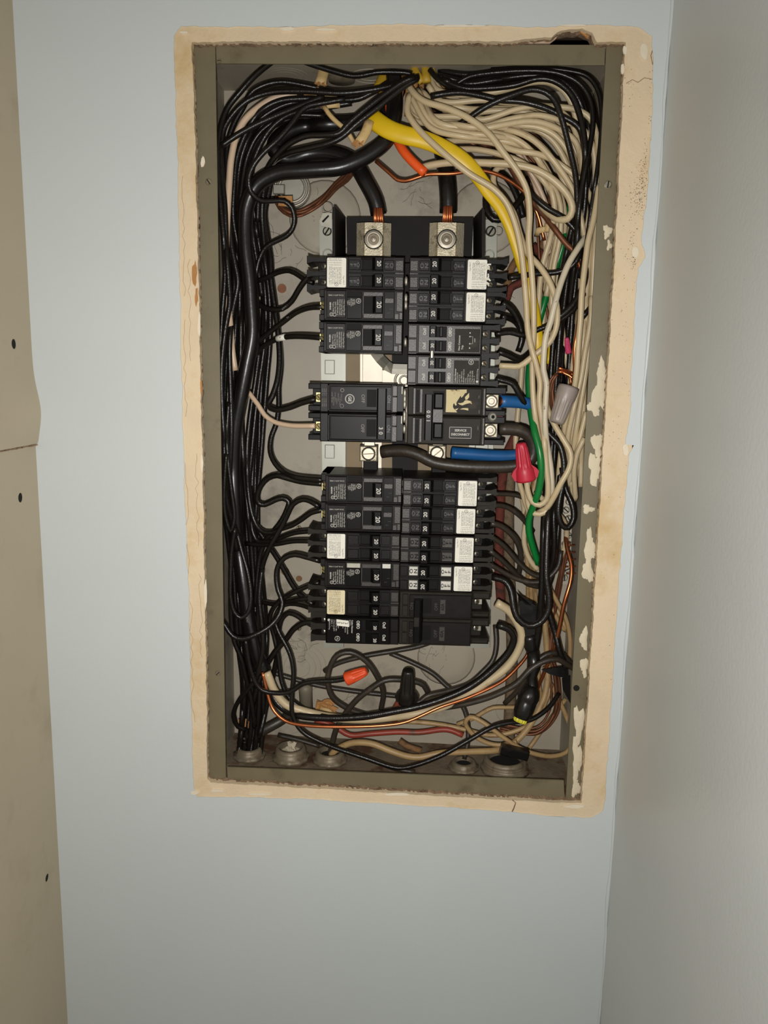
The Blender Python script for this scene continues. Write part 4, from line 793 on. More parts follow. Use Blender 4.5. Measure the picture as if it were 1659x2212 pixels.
# back-stop: the dark side wall of each stack's mounting pan is hidden behind the breakers
# ================================================================ wires
# every wire: kind | label | material | width in photo pixels | group | x y depth(mm); x y [depth]; ...
GL = 'black branch wires bundled down the left side'
GR = 'cream neutral wires bundled at the right'
GB = 'black branch wires at the upper right'
GC = 'bare ground wires'
WD = r"""
heavy_cable|heavy black cable bowing across the top left and running down to its stripped end|w_big|33||848 130 62;852 190 58;850 250 50;836 300 42;798 333 38;740 360 36;662 368 36;600 374 38;556 398 40;534 440 42;529 480 44;531 540 44;538 597 44;542 653 44;545 721 44;533 789 44;520 857 44;508 925 44;504 1000 46;506 1080 48;513 1168 50;526 1260 50;540 1350 50;556 1417 48;570 1452 46
heavy_cable|heavy black cable looping behind the others into the left main lug|w_big|34||870 120 80;860 190 78;820 250 72;760 266 68;690 270 66;625 284 66;592 318 68;618 344 72;668 332 72;720 332 68;762 350 62;792 396 58;812 436 56;818 464 55
heavy_cable|heavy black cable dropping straight into the right main lug|w_big|36||905 130 84;925 200 84;945 280 78;958 340 66;965 385 58;968 425 55;968 460 54
heavy_cable|thick dusty black cable looping from the service disconnect back to a line lug|w_blkd|27||1078 927 36;1104 927 36;1128 932 36;1146 945 38;1153 966 42;1150 988 46;1132 1002 46;1102 1008 44;1040 1009 42;982 1006 42;935 998 42;905 983 44;880 975 48;850 974 52;824 977 54
heavy_cable|blue taped cable looping from the service disconnect to the right line lug|w_blu|26||1080 867 36;1110 868 37;1140 872 40;1162 884 48;1174 915 58;1170 950 64;1150 974 66;1120 983 66;1080 985 62;1030 982 58;975 978 56
copper_strand_end|bright copper strands of the cable in the left main lug|w_cu|26||817 458 54;820 490 54
copper_strand_end|bright copper strands of the cable in the right main lug|w_cu|28||968 454 53;967 490 53
black_wire|black wire running along under the top flange at left|w_blk|11||890 160 40;875 157 40;819 156 40;765 164 42;718 153 34;671 138 28;640 126 24
black_wire|outermost black wire curling from the top flange down the left flange|w_blk|12||600 124 22;577 141 25;549 165 30;521 196 38;490 236 34;475 280 32;471 330 30;472 390 28;477 450 28;484 530 30;486 600 32;480 680 34;476 760 34;478 840 34;484 930 36;487 1010 38;492 1090 40;504 1150 44;512 1190 50
black_wire|long shiny black wire arching highest over the top left corner|w_blk|12||905 166 34;880 172 32;850 184 31;803 194 31;740 201 31;653 197 32;584 200 34;537 216 34;505 244 34;483 280 34;478 320 34;480 380 34;486 450 32;489 540 30;494 608 30;496 653 30;487 710 28;479 789 28;480 879 28;484 950 28;486 1030 28;490 1080 30;500 1120 34;515 1160 40
black_wire|black wire with a flat hump beside the top knockout|w_blk|12||740 206 48;709 197 46;662 185 44;606 177 42;568 185 42;543 200 42;525 232 42;505 268 42;492 310 42;490 370 42;494 450 40;500 530 40;508 572 40;514 610 42;502 676 42;496 750 42;498 840 42;500 930 44;496 1020 46
black_wire|black wire bending up short of the yellow cables in the top left|w_blk|12||841 178 36;818 192 36;797 203 36;775 213 37;725 216 38;662 213 38;599 220 38;556 247 40;530 290 42;512 340 44;506 400 44;504 470 46;516 540 48;528 610 52
black_wire|straight black wire crossing left to the flange edge below the pink wire|w_blk|12||700 208 36;671 219 33;635 234 30;599 249 28;552 270 26;512 292 24;477 316 24
black_wire|black wire of a pair running down left from the yellow cables, upper|w_blk|12||896 166 30;872 176 29;850 190 28;803 225 27;756 264 27;732 288 28;700 292 30;662 294 32;626 310 36;596 338 42;574 372 50;560 420 58;556 480 62
black_wire|black wire of a pair running down left from the yellow cables, lower|w_blk|12||902 170 31;880 182 30;855 200 29;819 230 28;772 266 28;738 296 29;708 310 31;668 320 34;620 332 40;588 352 48;572 400 58;566 460 64;572 540 66
black_wire|black wire that drops past the heavy cable and loops out over the copper tag|w_blk|11||745 214 34;700 222 32;664 230 30;650 240 28;631 266 27;599 303 26;568 331 25;546 360 25;537 388 26;541 413 30;562 433 36;590 434 44;614 434 48;630 448 50;636 472 50;632 494 50;618 510 52;596 521 54;574 534 56;560 560 58;552 600 60;548 650 62
black_wire|black wire stepping down from the top left fan behind the heavy cables|w_blk|12||760 222 40;700 232 40;660 238 42;620 250 44;585 278 46;560 318 48;545 360 52;540 420 62;545 500 66;556 570 68;566 640 68
black_wire|black wire ending on the top left tandem, upper of its two|w_blk|11||556 607 62;576 600 58;599 589 54;626 585 50;646 595 46;660 605 42;676 611 36
black_wire|black printed wire curving up to the top left tandem from below|w_blk|12||546 640 66;556 654 64;567 663 60;588 669 56;610 667 52;630 651 48;644 628 45;658 608 41;676 590 36
black_wire|black wire to the second breaker of the left column|w_blk|12||548 752 64;558 738 64;581 719 60;610 697 56;640 675 50;667 665 42;697 663 33
black_wire|black wire with a white number band, to the third left breaker|w_blk|12||544 776 66;558 757 64;576 744 60;599 732 55;626 727 50;660 727 42;697 730 33
black_wire|black wire coming down the right of the bundle to the double 30 breaker|w_blk|13||596 330 70;584 400 72;572 460 72;577 507 70;585 563 68;586 608 66;594 665 64;601 721 62;604 778 58;599 823 56;588 857 54;579 876 52;594 885 48;626 880 44;649 871 40;682 862 32
tan_wire|pinkish tan wire to the lower terminal of the double 30 breaker|w_pink|11||536 846 58;545 858 58;558 875 56;572 897 54;592 911 50;626 919 44;680 920 31
pink_wire|pinkish tan wire arching in the top left among black wires|w_pink|14||640 200 46;615 206 44;585 216 42;556 234 40;530 258 38;512 290 37;500 340 37;495 400 36;491 470 36;488 540 38;486 600 40;491 650 40;497 700 42;502 760 44;508 800 48
black_wire|black wire swinging far right of the bundle to the single breaker under the cable|w_blk|12||575 420 76;567 484 76;580 560 74;592 640 72;602 720 70;607 790 68;602 840 66;602 880 64;597 915 62;586 945 60;584 976 56;594 1001 52;612 1019 48;637 1030 42;697 1037 33
black_wire|second black wire to the single breaker under the cable, with an S bend|w_blk|13||697 1045 33;649 1040 42;615 1031 46;599 1027 48;579 1033 52;563 1050 56;555 1074 58;559 1087 58;572 1090 56;592 1081 54;610 1076 52;624 1083 52;621 1099 52;608 1126 54;592 1147 56;574 1168 60;562 1200 62;556 1250 62;552 1310 62
black_wire|black wire humping into the dark single breaker from the left|w_blk|12||690 1095 33;671 1083 38;653 1079 44;633 1089 47;621 1112 48;610 1135 48;597 1157 50;578 1191 52;566 1225 54;560 1270 54;557 1330 54;552 1400 52;548 1450 54
black_wire|black wire joining the dark single breaker from below|w_blk|12||697 1101 34;671 1108 40;653 1121 44;630 1135 48;608 1142 52;592 1149 55;572 1150 58;557 1139 60;545 1112 62;537 1067 64;534 1010 64;534 965 64;540 900 66;552 820 68;560 760 70
black_wire|upper black wire of the white labelled lower left tandem|w_blk|11||676 1147 36;637 1151 44;610 1160 50;585 1169 56;558 1170 60;548 1155 62;544 1138 64;541 1105 66
black_wire|lower black wire of the white labelled lower left tandem|w_blk|11||674 1169 36;633 1169 44;599 1175 52;567 1177 58;532 1174 62
black_wire|black wire from the silver plated breaker that loops down to the left flange|w_blk|12||692 1212 33;660 1203 38;637 1198 42;615 1205 42;601 1222 42;597 1244 42;601 1275 40;610 1300 38;603 1328 34;588 1348 30;558 1368 24;524 1380 22;504 1375 22;490 1357 24;478 1338 28
black_wire|black wire slanting down to the yellowed label tandem|w_blk|12||540 1050 70;543 1095 68;548 1122 66;558 1145 64;577 1173 62;599 1206 58;617 1237 54;633 1265 50;649 1285 46;676 1305 36
black_wire|black wire rising to the silver plated breaker's lower side|w_blk|11||690 1258 35;671 1264 40;649 1273 44;621 1287 50;599 1303 54;586 1322 56;583 1340 56;592 1374 56;601 1417 56;609 1474 52;626 1509 48;669 1538 44;727 1551 42;785 1551 42;860 1538 44;940 1534 46
black_wire|black wire to the yellowed label tandem, level middle one|w_blk|11||676 1291 36;644 1295 44;617 1300 52;594 1305 58;567 1300 62;545 1292 64
black_wire|black wire of the yellowed label tandem that dives down to the box floor|w_blk|11||676 1316 36;651 1307 44;626 1304 50;606 1312 54;594 1338 54;603 1367 50;617 1392 46;628 1417 42;634 1451 40;630 1509 40;633 1547 38;652 1579 36;698 1605 32;785 1636 26;860 1659 24;890 1655 24;951 1633 26;1011 1600 30;1065 1570 34;1101 1561 36;1146 1555 40;1186 1528 46;1207 1498 56
black_wire|black wire from the bottom left tandem going straight down|w_blk|13||684 1344 36;655 1346 42;633 1361 46;617 1383 48;599 1402 50;580 1430 52;560 1470 54;546 1520 56
black_wire|black wire from the bottom left tandem with a round hump|w_blk|12||678 1352 42;660 1343 46;644 1331 48;624 1324 50;610 1335 52;603 1355 54;601 1400 58;592 1450 60;580 1500 60;568 1560 58;560 1590 56
black_wire|hairpin of black wire hanging in the left bundle|w_blk|10||508 1140 26;500 1190 26;498 1240 26;498 1290 24;506 1322 23;520 1335 22;535 1324 23;542 1293 26;536 1240 28;522 1190 30;512 1150 32
black_wire|black wire running down right of the hairpin into a small loop at the corner|w_blk|11||566 1230 44;560 1290 40;566 1350 38;568 1400 36;560 1440 36;551 1470 36;536 1488 38;512 1520 42;504 1547 46;514 1570 50;532 1576 54
black_wire|black wire hanging straight at the far left to the corner|w_blk|11||499 1190 44;498 1280 46;500 1350 46;506 1385 46;522 1425 46;533 1472 46;544 1520 50;550 1570 54
black_wire|black wire from the left bundle to the orange wire nut|w_blk|11||530 1380 34;540 1440 34;554 1478 34;568 1492 34;594 1497 34;626 1495 34;655 1477 33;684 1472 32;727 1470 30;760 1463 30
black_wire|black wire on the left edge bowing out low beside the flange|w_blk|10||489 980 24;484 1060 24;486 1110 26;498 1148 28;506 1120 28;500 1060 26;493 1000 26;490 940 28;494 870 32
copper_wire|bare copper ground curving out of the stripped heavy cable|w_cu|8||567 1452 44;571 1470 42;577 1495 40;588 1529 36;606 1550 32;626 1561 30;669 1568 28;756 1570 28;828 1567 28;875 1560 30;950 1528 34;1011 1507 38;1086 1471 44;1119 1440 48;1138 1416 54;1145 1392 58
white_wire|thick white conductor sweeping from the stripped cable up to the bottom right breaker|w_wht|19||576 1452 46;582 1466 45;591 1489 44;617 1521 42;655 1536 42;720 1550 44;790 1554 44;860 1547 44;920 1537 44;981 1516 44;1041 1480 44;1095 1440 44;1119 1404 44;1127 1372 44;1118 1346 43;1098 1318 40;1072 1302 36
black_wire|thick black conductor sweeping beside the white one to the bottom right breaker|w_blk|17||580 1456 52;584 1490 52;604 1524 48;640 1544 40;698 1551 36;785 1548 34;850 1537 34;920 1522 36;1011 1486 38;1071 1440 40;1102 1404 40;1110 1376 40;1098 1358 40;1074 1350 36
black_wire|black wire in a large loop under the lower left breakers|w_blkd|13||823 1532 70;828 1495 66;814 1460 62;791 1428 60;756 1409 58;727 1417 58;710 1451 58;708 1476 60;718 1506 62;747 1528 64;790 1544 66;850 1552 70
black_wire|long black wire slanting up to the right under the lower left breakers|w_blkd|11||700 1450 74;727 1434 72;785 1418 72;860 1405 72;905 1396 74;950 1380 80
black_wire|old stiff black wire hooking down to the left floor fitting|w_blkd|13||925 1498 60;915 1480 58;895 1472 56;860 1468 54;831 1470 52;800 1489 52;771 1512 54;742 1547 56;724 1581 58;717 1610 58;711 1634 58
black_wire|black wire stretched level across the lower left back|w_blkd|11||585 1452 84;640 1468 84;684 1480 84;756 1492 84;860 1504 82;900 1508 80
black_wire|dark wire looping off the black wire nut to the right|w_blkd|12||882 1510 56;900 1520 56;920 1505 58;966 1493 62;1011 1478 66;1041 1453 70;1065 1425 74;1072 1392 78;1070 1350 82
black_wire|straight dark wire sloping down right beneath the lower breakers|w_blkd|11||842 1411 84;890 1431 82;935 1455 80;963 1480 78;981 1495 76;999 1525 74;1008 1548 72;1011 1595 66;1003 1640 60
black_wire|black wire arching low across the right corner to the flange|w_blkd|13||1240 1444 46;1225 1436 40;1207 1425 36;1177 1428 34;1146 1446 32;1116 1477 32;1071 1501 34;1026 1516 38;966 1528 44;890 1532 54;830 1538 60
black_wire|shorter black arch above the low arching wire at the right|w_blkd|12||1240 1440 56;1222 1420 48;1207 1411 44;1180 1414 42;1160 1430 42;1144 1455 44;1120 1490 50;1090 1520 58
red_wire|dull red wire lying along the back of the box floor|w_red|13||680 1556 76;700 1560 74;727 1572 72;756 1588 70;800 1585 70;860 1581 72;905 1582 74;966 1576 74;1000 1588 70
tan_wire|stained thick tan cable snaking along the box floor|w_tan|15||715 1632 56;721 1624 54;756 1606 50;800 1606 48;843 1622 44;880 1634 44;905 1636 44;951 1627 46;1011 1624 50;1086 1618 56;1116 1600 60;1140 1573 62;1162 1537 66;1177 1501 70;1183 1455 74;1181 1395 78;1176 1340 80
tan_wire|tan wire lying across the lower back behind the copper ground|w_tan|11||855 1558 78;905 1560 78;951 1565 76;996 1574 74;1056 1588 68;1101 1583 66;1146 1562 68;1177 1519 74;1190 1480 78
tan_wire|tan wire looping back on itself at the lower right floor|w_tan|11||1240 1605 66;1222 1626 62;1200 1633 58;1177 1633 54;1131 1620 52;1086 1592 52;1041 1559 54;1016 1549 58;1005 1560 62;1023 1588 64;1056 1606 62;1086 1609 58;1116 1602 56
tan_wire|short tan wire running level behind the taped wire nut|w_tan|10||1125 1528 76;1090 1528 76;1065 1529 76;1045 1538 76;1026 1550 76;987 1565 78
tan_wire|tan wire slanting down to the right flange at the bottom|w_tan|11||1176 1440 82;1186 1471 80;1204 1505 78;1222 1545 76;1240 1590 78
tan_wire|tan wire slanting down left from the corner to the floor ring|w_tan|10||1222 1510 84;1207 1530 82;1177 1568 78;1156 1598 74;1143 1616 70
tan_wire|pair of aged tan wires low at right, the one nearest the flange|w_tan|10||1190 1275 76;1206 1305 74;1222 1335 72;1230 1370 72;1231 1400 74;1230 1440 78
tan_wire|aged tan wire ending in a small hook beside the copper ground|w_tan|10||1190 1312 80;1200 1330 76;1212 1352 74;1220 1362 74;1218 1350 76;1206 1322 80;1190 1300 84
tan_wire|aged tan wire dropping behind the taped splices|w_tan|10||1150 1262 88;1152 1300 88;1154 1360 90;1160 1420 90;1164 1470 90;1170 1520 90
cloth_cable|dark red cloth covered cable behind the right breakers|w_clr|21||1120 930 92;1094 985 94;1084 1040 94;1080 1100 94;1078 1160 94;1078 1230 94;1082 1300 96
cloth_cable|grey brown cloth covered cable hanging behind the right breakers|w_cgr|26||1110 960 96;1102 1020 96;1098 1090 96;1098 1160 96;1100 1240 96;1104 1320 96;1106 1400 96;1104 1480 96;1100 1560 94;1100 1620 88
cloth_cable|brown cloth covered cable curling behind the top right tandem|w_brn|17||1178 520 90;1160 545 88;1148 552 88;1124 556 86;1108 574 84;1098 600 84;1094 640 86
heavy_cable|dark cloth cable end behind the yellow jacket beside the upper breakers|w_clr|16||1150 530 86;1176 560 84;1166 600 82;1130 610 80;1104 622 78;1094 648 80
black_wire|black wire from the torn label tandem up into the right bundle|w_blk|12||1098 600 36;1130 596 40;1151 592 42;1208 587 40;1237 573 38;1252 546 36;1247 505 36;1218 472 34;1179 448 32;1148 420 32;1126 386 38;1112 350 52;1104 326 62
black_wire|black wire from the second right tandem curling down to a tape end|w_blk|13||1084 654 36;1100 664 42;1112 679 46;1124 706 48;1127 735 48;1119 760 46
black_wire|lower black wire from the second right tandem|w_blk|12||1084 684 36;1100 688 44;1114 696 50;1130 722 56
black_wire|black wire from the four handle breaker's top terminal slanting to the flange|w_blk|12||1070 722 34;1102 718 40;1131 724 42;1165 711 40;1199 697 36;1235 673 36;1261 635 40;1275 610 46
black_wire|black wire from the four handle breaker's second terminal|w_blk|12||1076 760 34;1098 768 38;1122 778 42;1138 768 46;1163 738 50;1182 716 56
black_wire|black wire from the four handle breaker's lowest terminal over the blue tape|w_blk|12||1070 818 34;1085 822 34;1107 829 30;1119 848 30;1134 872 36;1148 886 50;1168 905 64
black_wire|thick black wire crossing in front of the right bundle beside the yellow jacket|w_blk|14||1204 688 30;1228 668 28;1250 640 30;1264 600 36;1262 560 42;1252 520 46
black_wire|short black wire poking out at the right flange|w_blk|12||1258 686 40;1272 668 40;1286 650 40
black_wire|short black wire bending to the right flange under the crossing loop|w_blk|11||1250 548 40;1268 562 40;1286 585 44
black_wire|black wire hook hanging right of the right main lug|w_blk|14||1140 385 70;1132 418 66;1109 451 62;1086 472 58;1066 474 56;1052 456 56;1049 430 58;1054 405 64;1066 385 72
black_wire|black wire passing behind the cream hook into the right bundle|w_blk|13||1060 368 74;1085 376 74;1105 400 72;1122 440 70;1130 470 72
black_wire|first black wire humped over the top right|w_blk|11||928 150 46;945 170 44;973 186 42;1013 166 38;1079 156 34;1162 153 30;1212 160 28;1251 180 28;1274 214 28;1281 262 28;1272 328 28;1262 378 28;1252 440 30;1244 520 36;1236 600 46
black_wire|outermost black wire turning down along the right flange|w_blk|10||1060 152 40;1140 148 36;1228 153 32;1271 166 30;1293 198 28;1300 246 26;1295 328 24;1286 395 24;1276 461 26;1266 530 30;1252 600 38
black_wire|black wire humped over the cream fan and down the right side|w_blk|12||955 170 40;1000 190 38;1060 190 34;1112 184 30;1162 170 27;1195 174 26;1228 197 26;1248 236 26;1261 289 27;1264 345 28;1256 400 30;1246 460 34;1236 540 42;1220 620 52
black_wire|black wire crossing level over the cream fan|w_blk|12||930 208 36;965 202 34;996 200 32;1040 207 30;1079 216 28;1129 220 26;1178 233 26;1212 250 26;1250 275 27;1262 320 30;1266 380 34;1262 450 40;1250 540 48;1236 640 54;1226 720 58;1222 800 62
black_wire|black wire climbing over the cream fan like a bow|w_blk|12||900 286 52;925 287 46;963 282 40;1006 259 32;1052 229 26;1105 206 23;1150 193 22;1180 200 23;1197 216 24;1212 252 25;1228 312 27;1243 378 29;1247 430 31;1248 500 34;1240 580 42;1230 660 50
black_wire|black wire looped beside the neutral bar at the lower right|w_blk|13||1178 925 36;1190 942 33;1208 960 30;1217 992 30;1217 1041 30;1209 1077 30;1206 1110 30;1215 1136 30;1228 1140 30;1239 1120 30;1236 1090 30;1222 1056 34;1214 1010 40
black_wire|first of three thick parallel black wires low at right, leftmost|w_blk|15||1190 900 60;1184 1000 54;1176 1110 42;1173 1185 38;1171 1258 36;1168 1306 36;1164 1354 38;1156 1404 42;1146 1450 50;1140 1490 56
black_wire|middle thick black wire that loops under the tape and up to the silver tandem|w_blk|15||1196 920 62;1192 1020 54;1184 1118 36;1181 1185 30;1180 1246 26;1186 1294 24;1183 1322 23;1165 1346 22;1141 1352 22;1119 1337 23;1109 1311 25;1104 1277 28;1092 1256 32;1060 1246 36
black_wire|rightmost thick parallel black wire low at right|w_blk|14||1204 940 64;1200 1040 56;1196 1118 42;1197 1165 40;1194 1212 42;1182 1240 48;1172 1270 54
black_wire|black wire running down behind the copper ground to the black triangle|w_blk|14||1196 1180 56;1192 1240 54;1178 1290 50;1188 1330 48;1200 1370 46;1210 1410 44;1224 1445 42
black_wire|black wire from the upper lower-right tandem's top terminal|w_blkd|10||1066 1067 36;1085 1067 40;1110 1069 44;1138 1079 50;1160 1096 58
black_wire|black wire from the upper lower-right tandem's bottom terminal|w_blkd|11||1064 1092 36;1080 1092 40;1098 1097 44;1119 1111 50;1134 1126 56;1150 1150 62
black_wire|black wire curving down from the second lower right tandem|w_blkd|13||1060 1131 36;1076 1134 40;1092 1143 44;1114 1165 48;1124 1190 52;1124 1214 58;1118 1250 66
black_wire|dusty black wire from the third lower right tandem, upper|w_blkd|11||1058 1158 36;1074 1168 42;1090 1181 48;1122 1217 52;1146 1238 52;1166 1246 50;1190 1236 52
black_wire|dusty black wire from the third lower right tandem, lower|w_blkd|11||1058 1190 36;1074 1202 42;1092 1218 48;1114 1240 54;1140 1262 58;1166 1268 58
black_wire|dusty black wire from the silver tandem's upper terminal|w_blkd|11||1056 1218 36;1072 1227 42;1090 1238 46;1126 1254 48;1160 1258 46;1182 1250 44;1205 1225 46;1212 1190 52
white_wire|cream wire making the highest arch of the right fan|w_wht|12||930 150 60;940 190 52;990 205 46;1040 203 42;1079 197 38;1120 186 36;1155 177 34;1185 178 34;1210 190 34;1231 216 36;1245 262 38;1255 328 40;1262 420 42;1266 520 46;1262 620 48;1256 720 50;1250 800 50;1240 880 52;1234 960 54;1232 1020 58
white_wire|cream wire running straight out of the fan to the far right flange|w_wht|12||925 178 54;945 215 46;970 221 42;1046 216 38;1100 222 36;1178 229 34;1245 237 34;1275 256 34;1290 300 34;1294 380 34;1290 460 34;1284 540 36;1280 620 38;1276 700 38;1268 780 40;1258 850 42;1246 920 44;1238 980 48;1234 1040 54
white_wire|cream wire sagging then rising in the middle of the right fan|w_wht|12||885 185 52;890 230 46;905 246 42;940 252 38;979 252 36;1046 258 33;1080 248 31;1112 237 29;1162 229 30;1200 236 32;1232 262 36;1250 310 40;1258 380 44;1266 470 46;1272 560 46;1270 650 46;1264 740 46;1258 820 46;1248 890 48;1236 950 52
white_wire|cream wire with the longest wave across the right fan|w_wht|12||880 225 50;890 258 44;930 267 38;979 269 34;1039 275 31;1096 259 27;1130 252 26;1162 249 26;1212 260 28;1255 276 32;1278 310 36;1286 380 38;1281 460 38;1274 530 38;1268 610 40;1262 690 42;1258 770 42;1252 840 42;1240 910 44;1232 970 48;1228 1030 54
white_wire|cream wire just below the longest wave of the right fan|w_wht|12||900 215 56;918 255 50;950 274 42;1013 280 34;1050 277 30;1079 271 28;1145 262 25;1180 268 26;1215 284 30;1243 306 36;1254 350 44;1252 420 52;1244 500 58;1240 600 60;1238 700 60
white_wire|cream wire leaving the fan in a steep curve towards the right middle|w_wht|12||1000 268 46;1030 271 42;1066 277 36;1112 284 30;1152 303 28;1188 338 28;1218 378 30;1238 412 32;1250 450 36;1262 510 38;1274 580 40;1276 660 42;1270 740 42
white_wire|cream wire bending down inside the outer curve of the fan|w_wht|12||960 238 50;1010 250 46;1060 262 40;1112 270 33;1162 275 29;1198 292 28;1225 324 29;1240 356 32;1246 400 38;1240 470 46;1226 540 54;1212 620 60;1206 700 62
white_wire|cream wire lowest in the fan, drifting right above the orange cable's wire|w_wht|12||930 300 52;950 305 46;1013 303 38;1066 309 33;1112 325 30;1162 333 29;1198 348 29;1241 379 32;1262 400 38;1280 440 42;1288 500 44;1285 580 44;1280 660 44
white_wire|short looking cream wire under the fan beside the yellow cable|w_wht|12||945 318 54;979 322 48;1029 323 42;1079 333 38;1129 352 36;1170 386 38;1196 430 44;1204 500 54;1192 570 60;1180 640 64
white_wire|frontmost cream wire running down along the right flange|w_wht|13||1294 400 24;1289 436 22;1281 480 22;1271 520 22;1264 571 22;1257 631 22;1254 691 22;1249 751 24;1246 800 26;1241 836 28;1230 880 34;1220 920 40;1222 960 46;1228 1000 52
white_wire|cream wire passing right behind the grey wire nut|w_wht|12||1278 640 36;1276 690 34;1264 760 33;1256 812 32;1246 856 32;1234 906 34;1226 950 38;1230 990 40;1236 1020 46
white_wire|cream wire crossing left to right low beside the flange|w_wht|12||1266 890 42;1252 950 42;1240 1000 44;1229 1040 48;1220 1060 56
white_wire|cream wire crossing right to left low beside the flange|w_wht|12||1228 880 52;1238 940 47;1246 1000 50;1246 1040 70
yellow_cable|flat bright yellow cable sweeping from the top down through the right bundle|w_yel|34||798 250 40;812 262 36;838 279 33;870 291 31;915 302 30;958 320 30;1000 346 31;1030 378 33;1056 414 36;1082 448 40;1102 488 42;1116 530 44;1128 572 44;1142 618 44;1152 660 44;1160 710 46;1165 760 48;1167 800 50
orange_cable|orange jacketed cable hanging from the top centre|w_org|19||846 190 66;842 212 60;842 236 54;850 262 50;856 296 46;870 324 43;892 350 41;918 374 40
white_wire|cream wire out of the orange jacket, hooking at the right|w_wht|15||912 362 42;930 357 42;963 352 38;1000 351 35;1046 352 33;1112 356 30;1162 369 28;1202 395 27;1230 428 28;1236 455 29;1226 473 32;1206 474 36;1187 462 42;1165 440 50
white_wire|cream wire crossing the yellow cable and ending under the red wire nut|w_wht|13||884 205 40;880 242 34;895 268 28;913 289 25;963 335 23;1013 375 23;1066 408 25;1092 436 27;1108 470 28;1120 512 29;1128 560 30;1133 610 31;1137 660 32;1140 712 32;1148 752 32;1159 790 32;1167 828 32;1165 865 32;1171 910 32;1176 955 32;1180 1010 32;1184 1050 32;1181 1078 32;1166 1091 32;1150 1084 32;1141 1064 34;1137 1036 36
white_wire|cream wire beside it with a deeper loop under the red wire nut|w_wht|13||880 175 44;887 192 38;913 217 30;963 233 25;1013 256 22;1056 289 20;1086 328 20;1119 372 22;1138 411 24;1144 461 26;1142 515 28;1147 571 30;1152 643 32;1153 715 34;1150 775 36;1152 860 36;1160 925 36;1168 965 37;1178 1005 38;1188 1040 38;1189 1080 38;1176 1107 38;1156 1110 38;1143 1094 38;1139 1060 38;1142 1036 38
white_wire|cream wire from the four handle breaker running up past the yellow cable|w_wht|13||1078 790 34;1100 791 35;1122 791 36;1143 776 36;1165 759 34;1187 739 30;1200 712 28;1204 679 27;1199 643 27;1187 609 28;1165 575 30;1138 545 34;1122 503 38;1110 462 42;1090 432 48;1068 404 52;1066 380 54;1076 362 54;1092 360 54
white_wire|cream wire with dark stains crossing the right bundle|w_stain|13||1284 480 52;1272 500 44;1258 522 34;1246 540 28;1230 566 25;1213 607 24;1199 655 24;1189 696 24;1179 727 25;1175 763 26;1174 800 26;1180 826 26;1179 860 28;1177 908 30;1180 950 32;1186 985 34;1191 1025 34;1191 1070 36;1180 1098 42
white_wire|cream wire bulging right then crossing back low at the right|w_wht|13||1176 860 40;1185 890 36;1199 920 33;1218 951 30;1233 980 28;1230 1010 27;1211 1045 27;1194 1078 28;1180 1098 32;1160 1108 40
white_wire|cream wire with a short cut end beside the cream loops|w_wht|12||1155 1062 44;1170 1076 44;1190 1096 44;1203 1108 46;1216 1122 54;1224 1145 60;1220 1180 64;1208 1210 68
white_wire|cream wire hanging in a narrow hairpin beside the right flange|w_wht|12||1262 946 36;1246 982 36;1240 1016 38;1241 1050 40;1243 1078 42;1238 1064 46;1232 1020 50;1228 970 54;1224 920 56
white_wire|aged cream wire hugging the green wire low at right|w_wht|12||1176 1000 58;1172 1050 58;1158 1080 60;1144 1108 60;1134 1140 60;1132 1170 60;1140 1200 60;1152 1220 60;1162 1230 62
white_wire|pale cream wire under the red wire nut, left leg|w_wht|11||1120 1034 42;1128 1062 44;1136 1092 48;1142 1110 54;1134 1150 70;1130 1200 78
white_wire|cream wire behind the cables next to the service disconnect|w_wht|12||1128 780 82;1124 840 84;1118 900 86;1114 960 88;1122 1040 88;1132 1100 88;1138 1180 88;1142 1260 88
green_wire|green wire weaving down through the right bundle|w_grn|15||1272 236 60;1262 262 58;1248 330 60;1236 420 62;1218 520 60;1208 556 60;1190 606 62;1174 660 66;1158 720 68;1146 775 62;1142 815 54;1143 850 48;1147 890 40;1156 938 32;1165 972 28;1169 1016 27;1164 1058 28;1153 1090 34;1143 1122 44;1143 1150 48;1152 1185 50;1163 1218 52
copper_wire|bare copper ground dropping from the right flange to the lower corner|w_cu|9||1222 1150 62;1224 1180 56;1234 1220 46;1233 1252 42;1218 1306 40;1206 1366 44;1196 1402 50;1178 1446 58;1164 1480 64;1152 1510 70
copper_wire|bright bare copper bowed over the grey bus at top centre|w_cu|8||812 348 56;828 362 54;844 376 52;858 388 50;876 391 48;900 384 46;923 377 44;979 375 42;1029 368 44;1072 376 48;1112 398 52;1138 422 56;1160 460 60;1176 520 64
copper_wire|bright copper wire between the cream wires above the grey wire nut|w_cu|8||1252 660 32;1250 690 30;1246 720 30;1241 755 30;1241 800 32;1238 826 38
copper_wire|copper wire leaving the crossing loop at the right flange|w_cu|10||1246 556 46;1252 575 44;1256 600 44;1254 640 48
brown_wire|brown enamelled wire cutting diagonally through the right bundle|w_cud|12||1040 312 66;1090 345 64;1125 400 58;1160 448 52;1178 468 48;1202 500 44;1226 530 40;1244 545 40
"""
